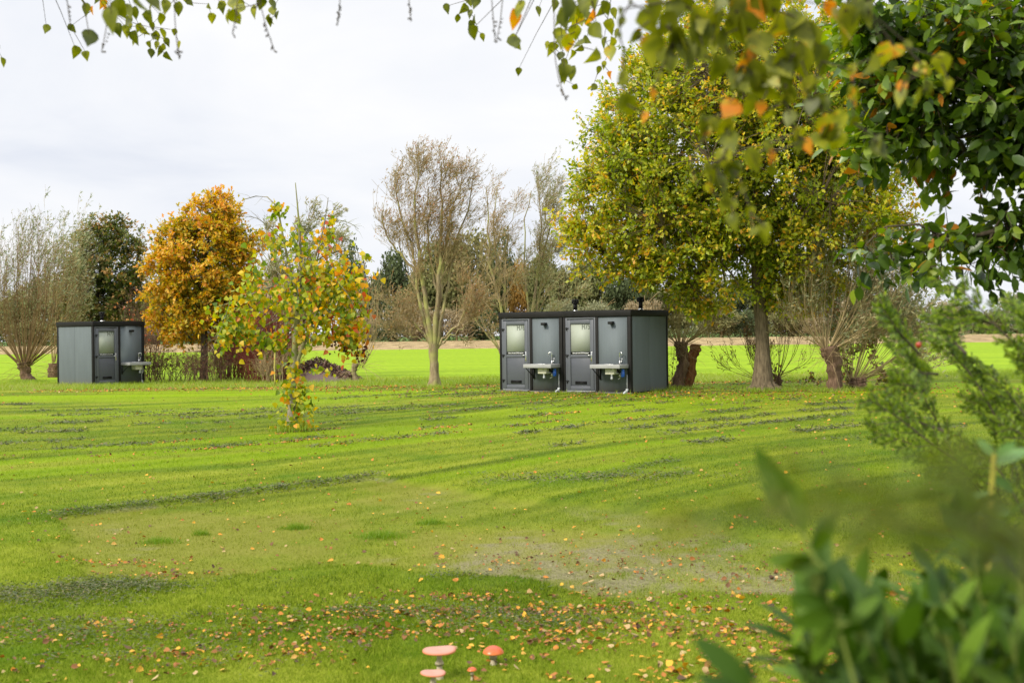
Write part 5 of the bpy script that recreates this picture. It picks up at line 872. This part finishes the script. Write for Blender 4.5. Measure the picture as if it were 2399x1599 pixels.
for l in ((2420, 1500), (2450, 1300), (2500, 1000), (2500, 1100), (2520, 1000), (2480, 1200), (2500, 900), (2400, 1400), (2520, 1150)): v, f = tubes(interp_path([base + [-.02, 0, .5], (base + P(*l, D)) / 2 + [0, .05, .3], P(*l, D)], 8), np.linspace(.012, .005, 8), 6); g.add(v, f)
qs = []
for q in S:  # flat sprays: side shoots alternate left and right and shorten to the tip
    pn = nrm(np.array([.25, -1, .35]) + .25 * rng.normal(size=3)); ln = np.linalg.norm(np.diff(q, axis=0), axis=1).sum(); m_ = int(9 + ln * 17)
    for e_, t_ in enumerate(np.linspace(.12, .985, m_)):
        p_, d_ = at(q[None], np.array([t_])); sd = nrm(np.cross(pn, d_[0])) * (1 if e_ % 2 else -1); L0 = (.035 + .075 * (1 - t_) ** .7) * rng.uniform(.7, 1.2); pts_ = [p_[0]]; dd_ = nrm(d_[0] * .75 + sd * .75 + .08 * rng.normal(size=3))
        for _ in range(5): dd_ = nrm(dd_ + d_[0] * .12 + np.array([0, 0, -.05]) + .05 * rng.normal(size=3)); pts_.append(pts_[-1] + dd_ * L0 / 5)
        qs.append(np.array(pts_))
Q2 = np.stack(qs); R2 = np.full((len(Q2), 6), .0011); v, f = tubes(Q2, np.maximum(R2, .0011), 4); g.add(v, f); local(g, r); put(g, 'branches', B_DARK, r)
AP = np.concatenate([S[:, 4:].reshape(-1, 3)]); 
n = 15000; li = rng.integers(0, len(Q2), n); p, d = at(Q2[li], rng.random(n)); sg = rng.choice([-1, 1], n)[:, None]; s_ = nrm(np.cross(d, np.array([.25, -1, .35]))); dd = nrm(d * .9 + s_ * sg + .14 * rng.normal(size=p.shape)); n2 = 2600; l2 = rng.integers(0, len(S), n2); p2, d2 = at(S[l2], .2 + .8 * rng.random(n2)); dd2 = nrm(d2 * .6 + nrm(np.cross(d2, np.array([0, -1, .2]))) * rng.choice([-1, 1], n2)[:, None] + .3 * rng.normal(size=p2.shape))
p = np.concatenate([p, p2]); dd = np.concatenate([dd, dd2]); L_ = .021 * (.7 + .5 * rng.random(len(p))); v, f, k = leafblk(p, dd, nrm(np.array([.2, -1, .5]) + .5 * rng.normal(size=p.shape)), L_ * .95, .0052, 'dia'); g = Geo(); g.add(v, f, np.repeat(np.clip(.5 + .3 * rng.normal(size=len(p)), 0, 1), k)); local(g, r); put(g, 'needles', L_YEW, r)
M_BERRY = plain('red_berry', (.30, .035, .015), .3); g = Geo(); q = P(2152, 808, 3.2); lathe(g, [(.0005, -.008), (.006, -.006), (.0085, 0), (.007, .006), (.003, .008)], q, 12); local(g, r); put(g, 'berry', M_BERRY, r, True)
# ---------------------------------------------------------------- laurel shrub, strong blur
B_GSTEM = barkmat('green_stem', (.10, .14, .03), (.20, .24, .05), 8, .4, .001)
def shoots(rng, g, gl, specs, D, L, W, n, sp, basep, r0=.004, wide=.6, tilt=1.0):
    C = []; DD = []; NN = []
    for (ax, ay, bx_, by) in specs:
        Dj = D * (1 + .12 * rng.normal()); a = P(ax, ay, Dj); b = P(bx_, by, Dj); q = interp_path([basep + rng.normal(size=3) * .05, (basep + a) / 2 + [0, 0, .08], a, (a + b) / 2 + rng.normal(size=3) * .01, b], 14); v, f = tubes(q, np.linspace(.005, .0014, 14), 6); g.add(v, f)
        t = np.linspace(.52, 1, n); p, d = at(np.repeat(q[None], n, 0), np.clip(t, 0, .999)); ax_ = nrm(np.cross(d, rng.normal(size=3)))
        for i in range(n):
            an = i * 2.4 + rng.random(); s1 = nrm(np.cross(d[i], ax_[0])); s2 = np.cross(d[i], s1); o = s1 * math.cos(an) + s2 * math.sin(an); dd = nrm(d[i] * (.55 + .5 * t[i]) + o * tilt + .15 * rng.normal(size=3) + np.array([-.10, 0, .05])); C.append(p[i]); DD.append(dd); NN.append(nrm(np.cross(np.cross(dd, d[i]), dd) + .4 * rng.normal(size=3)) * np.sign(1))
    C = np.array(C); DD = np.array(DD); NN = np.array(NN); NN = np.where(NN[:, 2:3] < 0, -NN, NN); s_ = L * (.65 + .5 * rng.random(len(C))); v, f, k = leafblk(C, DD, NN, s_, s_ * W, [(0, .08), (.15, .34), (.4, .5), (.65, .46), (.85, .26), (1, .01)], .18, .22); gl.add(v, f, np.repeat(np.clip(.45 + .25 * rng.normal(size=len(C)), 0, 1), k))
D = 1.45; base = gb(2380, D); base[2] = 0; r = tree('laurel_shrub', 'leafy laurel shrub with long glossy leaves filling the lower right corner', 'shrub', base); g = Geo(); gl = Geo(); bp = base + np.array([0, 0, .55])
v, f = tubes(interp_path([base + [0, 0, -.03], base + [.01, 0, .3], bp], 6), np.linspace(.02, .012, 6), 8); g.add(v, f)
sp_ = [(1960, 1480, 1900, 1310), (1990, 1450, 1960, 1330), (2040, 1560, 1990, 1440), (2140, 1560, 2110, 1440), (2230, 1540, 2200, 1420), (2300, 1500, 2290, 1380), (2380, 1470, 2390, 1360), (2060, 1640, 1950, 1520), (2180, 1640, 2130, 1520), (2300, 1640, 2270, 1500), (2380, 1620, 2360, 1490), (2010, 1600, 1900, 1440), (2100, 1500, 2060, 1400), (2250, 1600, 2220, 1480), (2340, 1560, 2330, 1440), (2200, 1700, 2150, 1580), (2330, 1700, 2300, 1570), (2050, 1700, 2010, 1580), (2420, 1500, 2430, 1350), (2140, 1620, 2060, 1480), (2300, 1580, 2250, 1450)]
sp_ += [(rng.uniform(2020, 2420), rng.uniform(1560, 1660), 0, 0) for _ in range(60)] + [(rng.uniform(1880, 2040), rng.uniform(1540, 1680), 0, 0) for _ in range(12)] + [(rng.uniform(2180, 2440), rng.uniform(1380, 1520), 0, 0) for _ in range(14)]; sp_ = [q if q[2] else (q[0], q[1], q[0] + rng.uniform(-70, 10), q[1] - rng.uniform(60, 190)) for q in sp_]; shoots(rng, g, gl, sp_, D, .070, .30, 18, .5, bp); local(g, r); put(g, 'stems', B_GSTEM, r); local(gl, r); put(gl, 'leaves', L_LAU, r, True)
D = 1.15; base = gb(2000, D); r = tree('laurel_shoot', 'single leaning laurel shoot with large pointed leaves in front of the lawn at lower right', 'shrub', base); g = Geo(); gl = Geo(); bp = base + np.array([.1, 0, .6]); v, f = tubes(interp_path([base + [0, 0, -.03], base + [.04, 0, .3], bp], 6), np.linspace(.014, .008, 6), 8); g.add(v, f)
stem = interp_path([bp, P(2010, 1560, D), P(1950, 1400, D), P(1880, 1240, D), P(1840, 1160, D)], 16); v, f = tubes(stem, np.linspace(.004, .0015, 16), 6); g.add(v, f)
LF = [((1845, 1165), (1768, 1050)), ((1868, 1215), (1836, 1105)), ((1862, 1230), (1790, 1125)), ((1885, 1250), (1850, 1110)), ((1930, 1330), (1780, 1290)), ((1905, 1385), (1870, 1300)), ((1915, 1390), (1975, 1290)), ((1970, 1425), (1850, 1395)), ((1965, 1440), (1835, 1450)), ((1990, 1460), (2060, 1390)), ((1905, 1290), (1960, 1200)), ((1960, 1450), (1900, 1560)), ((1980, 1470), (2000, 1580))]
def setleaves(LF, D, W, gl, st=[(0, .08), (.15, .34), (.4, .5), (.65, .46), (.85, .26), (1, .01)], nv=(0, -.75, .6)):
    A = np.array([P(a[0], a[1], D) for a, b in LF]); B = np.array([P(b[0], b[1], D) for a, b in LF]); d = B - A; d[:, 1] += .35 * rng.normal(size=len(A)) * np.linalg.norm(d, axis=1); L_ = np.linalg.norm(B - A, axis=1); v, f, k = leafblk(A, d, np.array(nv) + .35 * rng.normal(size=A.shape), L_, L_ * W, st, .2, .12); gl.add(v, f, np.repeat(np.clip(.5 + .22 * rng.normal(size=len(A)), 0, 1), k))
setleaves(LF, D, .36, gl)
for (a, b) in LF: A = P(a[0], a[1], D); j = np.linalg.norm(stem - A, axis=1).argmin(); v, f = tubes(np.array([stem[j], A]), np.array([.0025, .002]), 5); g.add(v, f)
local(g, r); put(g, 'stem', B_GSTEM, r); local(gl, r); put(gl, 'leaves', L_LAU, r, True)
D = .95; base = gb(1780, D); r = tree('laurel_shoot', 'low laurel shoot with two broad leaves at the bottom edge right of the toadstools', 'shrub', base); g = Geo(); gl = Geo(); st_ = interp_path([base, base + [0, 0, .6], P(1840, 1750, D), P(1770, 1600, D)], 12); v, f = tubes(st_, np.linspace(.008, .002, 12), 6); g.add(v, f); setleaves([((1765, 1610), (1628, 1492)), ((1790, 1650), (1630, 1580)), ((1775, 1600), (1740, 1530)), ((1800, 1670), (1900, 1600))], D, .34, gl); local(g, r); put(g, 'stem', B_GSTEM, r); local(gl, r); put(gl, 'leaves', L_LAU, r, True)
D = 1.6; base = gb(2330, D); r = tree('laurel_shoot', 'upright yellow-stemmed shoot with pale top leaves between yew and laurel at the right edge', 'shrub', base); g = Geo(); gl = Geo(); v, f = tubes(interp_path([base, base + [0, 0, .6], P(2300, 1260, D), P(2315, 1160, D), P(2330, 1060, D)], 14), np.linspace(.008, .003, 14), 6); g.add(v, f)
setleaves([((2330, 1065), (2295, 1028)), ((2332, 1065), (2375, 1030)), ((2335, 1085), (2420, 1045)), ((2325, 1120), (2390, 1150)), ((2318, 1150), (2250, 1180)), ((2310, 1190), (2399, 1200)), ((2305, 1210), (2240, 1190)), ((2300, 1250), (2380, 1280))], D, .4, gl); local(g, r); put(g, 'stem', barkmat('yellow_stem', (.30, .26, .04), (.45, .40, .08), 8, .4, .001), r); local(gl, r); put(gl, 'leaves', leafmat('young_laurel_leaves', [(0, (.05, .13, .02)), (1, (.16, .28, .09))], .35), r, True)
# ---------------------------------------------------------------- nearest olive-brown sprig
D = .38; base = np.array([.55, .55, 0.]); r = tree('thuja_sprig', 'olive-brown conifer twig so near that it melts into a soft blur at the right', 'shrub', base); g = Geo(); S = []
for l in ([(2700, 1350), (2400, 1250), (2150, 1180), (1900, 1170), (1700, 1190), (1560, 1200)], [(2700, 1250), (2450, 1150), (2300, 1080), (2230, 1040)], [(2700, 1400), (2450, 1330), (2250, 1290), (2080, 1270)], [(2300, 1225), (2100, 1150), (1960, 1110), (1850, 1080)], [(2700, 1450), (2500, 1380), (2350, 1340), (2200, 1330)], [(2500, 1200), (2350, 1160), (2250, 1150)]):
    q = interp_path(TP(l, D), 12); q[:, 1] += rng.uniform(-.04, .04); S.append(q)
S = np.stack(S); R = np.linspace(.0008, .0003, 12)[None].repeat(len(S), 0); v, f = tubes(S, R, 5); g.add(v, f); v, f = tubes(interp_path([base, base + [0, 0, .9], P(2800, 1500, D), P(2700, 1330, D)], 14), np.linspace(.012, .003, 14), 7); g.add(v, f)
Q2, R2 = grow(rng, S, R, 6, .1, 1, .028, .7, 0, .1, 5, .6, .5); v, f = tubes(Q2, np.maximum(R2, .0002), 4); g.add(v, f); local(g, r); put(g, 'twigs', B_DARK, r)
cs = []
for ex_, ey_, rx, ry, n in ((1600, 1205, 110, 28, 26), (1740, 1190, 120, 40, 44), (1880, 1180, 120, 55, 60), (2030, 1180, 120, 70, 80), (2170, 1130, 100, 80, 80), (2260, 1100, 90, 60, 60), (2300, 1200, 120, 90, 110), (2390, 1290, 110, 100, 100), (2180, 1260, 130, 60, 70), (1830, 1090, 80, 22, 16), (2000, 1250, 90, 40, 30)):
    n = int(n * .85); u = rng.normal(size=(n, 3)) * .55; cs.append(P(ex_, ey_, D) + u * np.array([rx, rx * .8, ry]) / F * D)
p = np.concatenate(cs); n = len(p); dd = rng.normal(size=p.shape) * np.array([1.3, .6, .7]); v, f, k = leafblk(p, dd, rng.normal(size=p.shape) + [0, -1.2, 0], .0062, .0030, 'dia'); tn = np.clip(.35 + .25 * rng.normal(size=n) + 1.2 * np.maximum(p[:, 0] - .17, 0), 0, 1); g = Geo(); g.add(v, f, np.repeat(tn, k)); local(g, r); put(g, 'leaves', L_OLIVE, r)
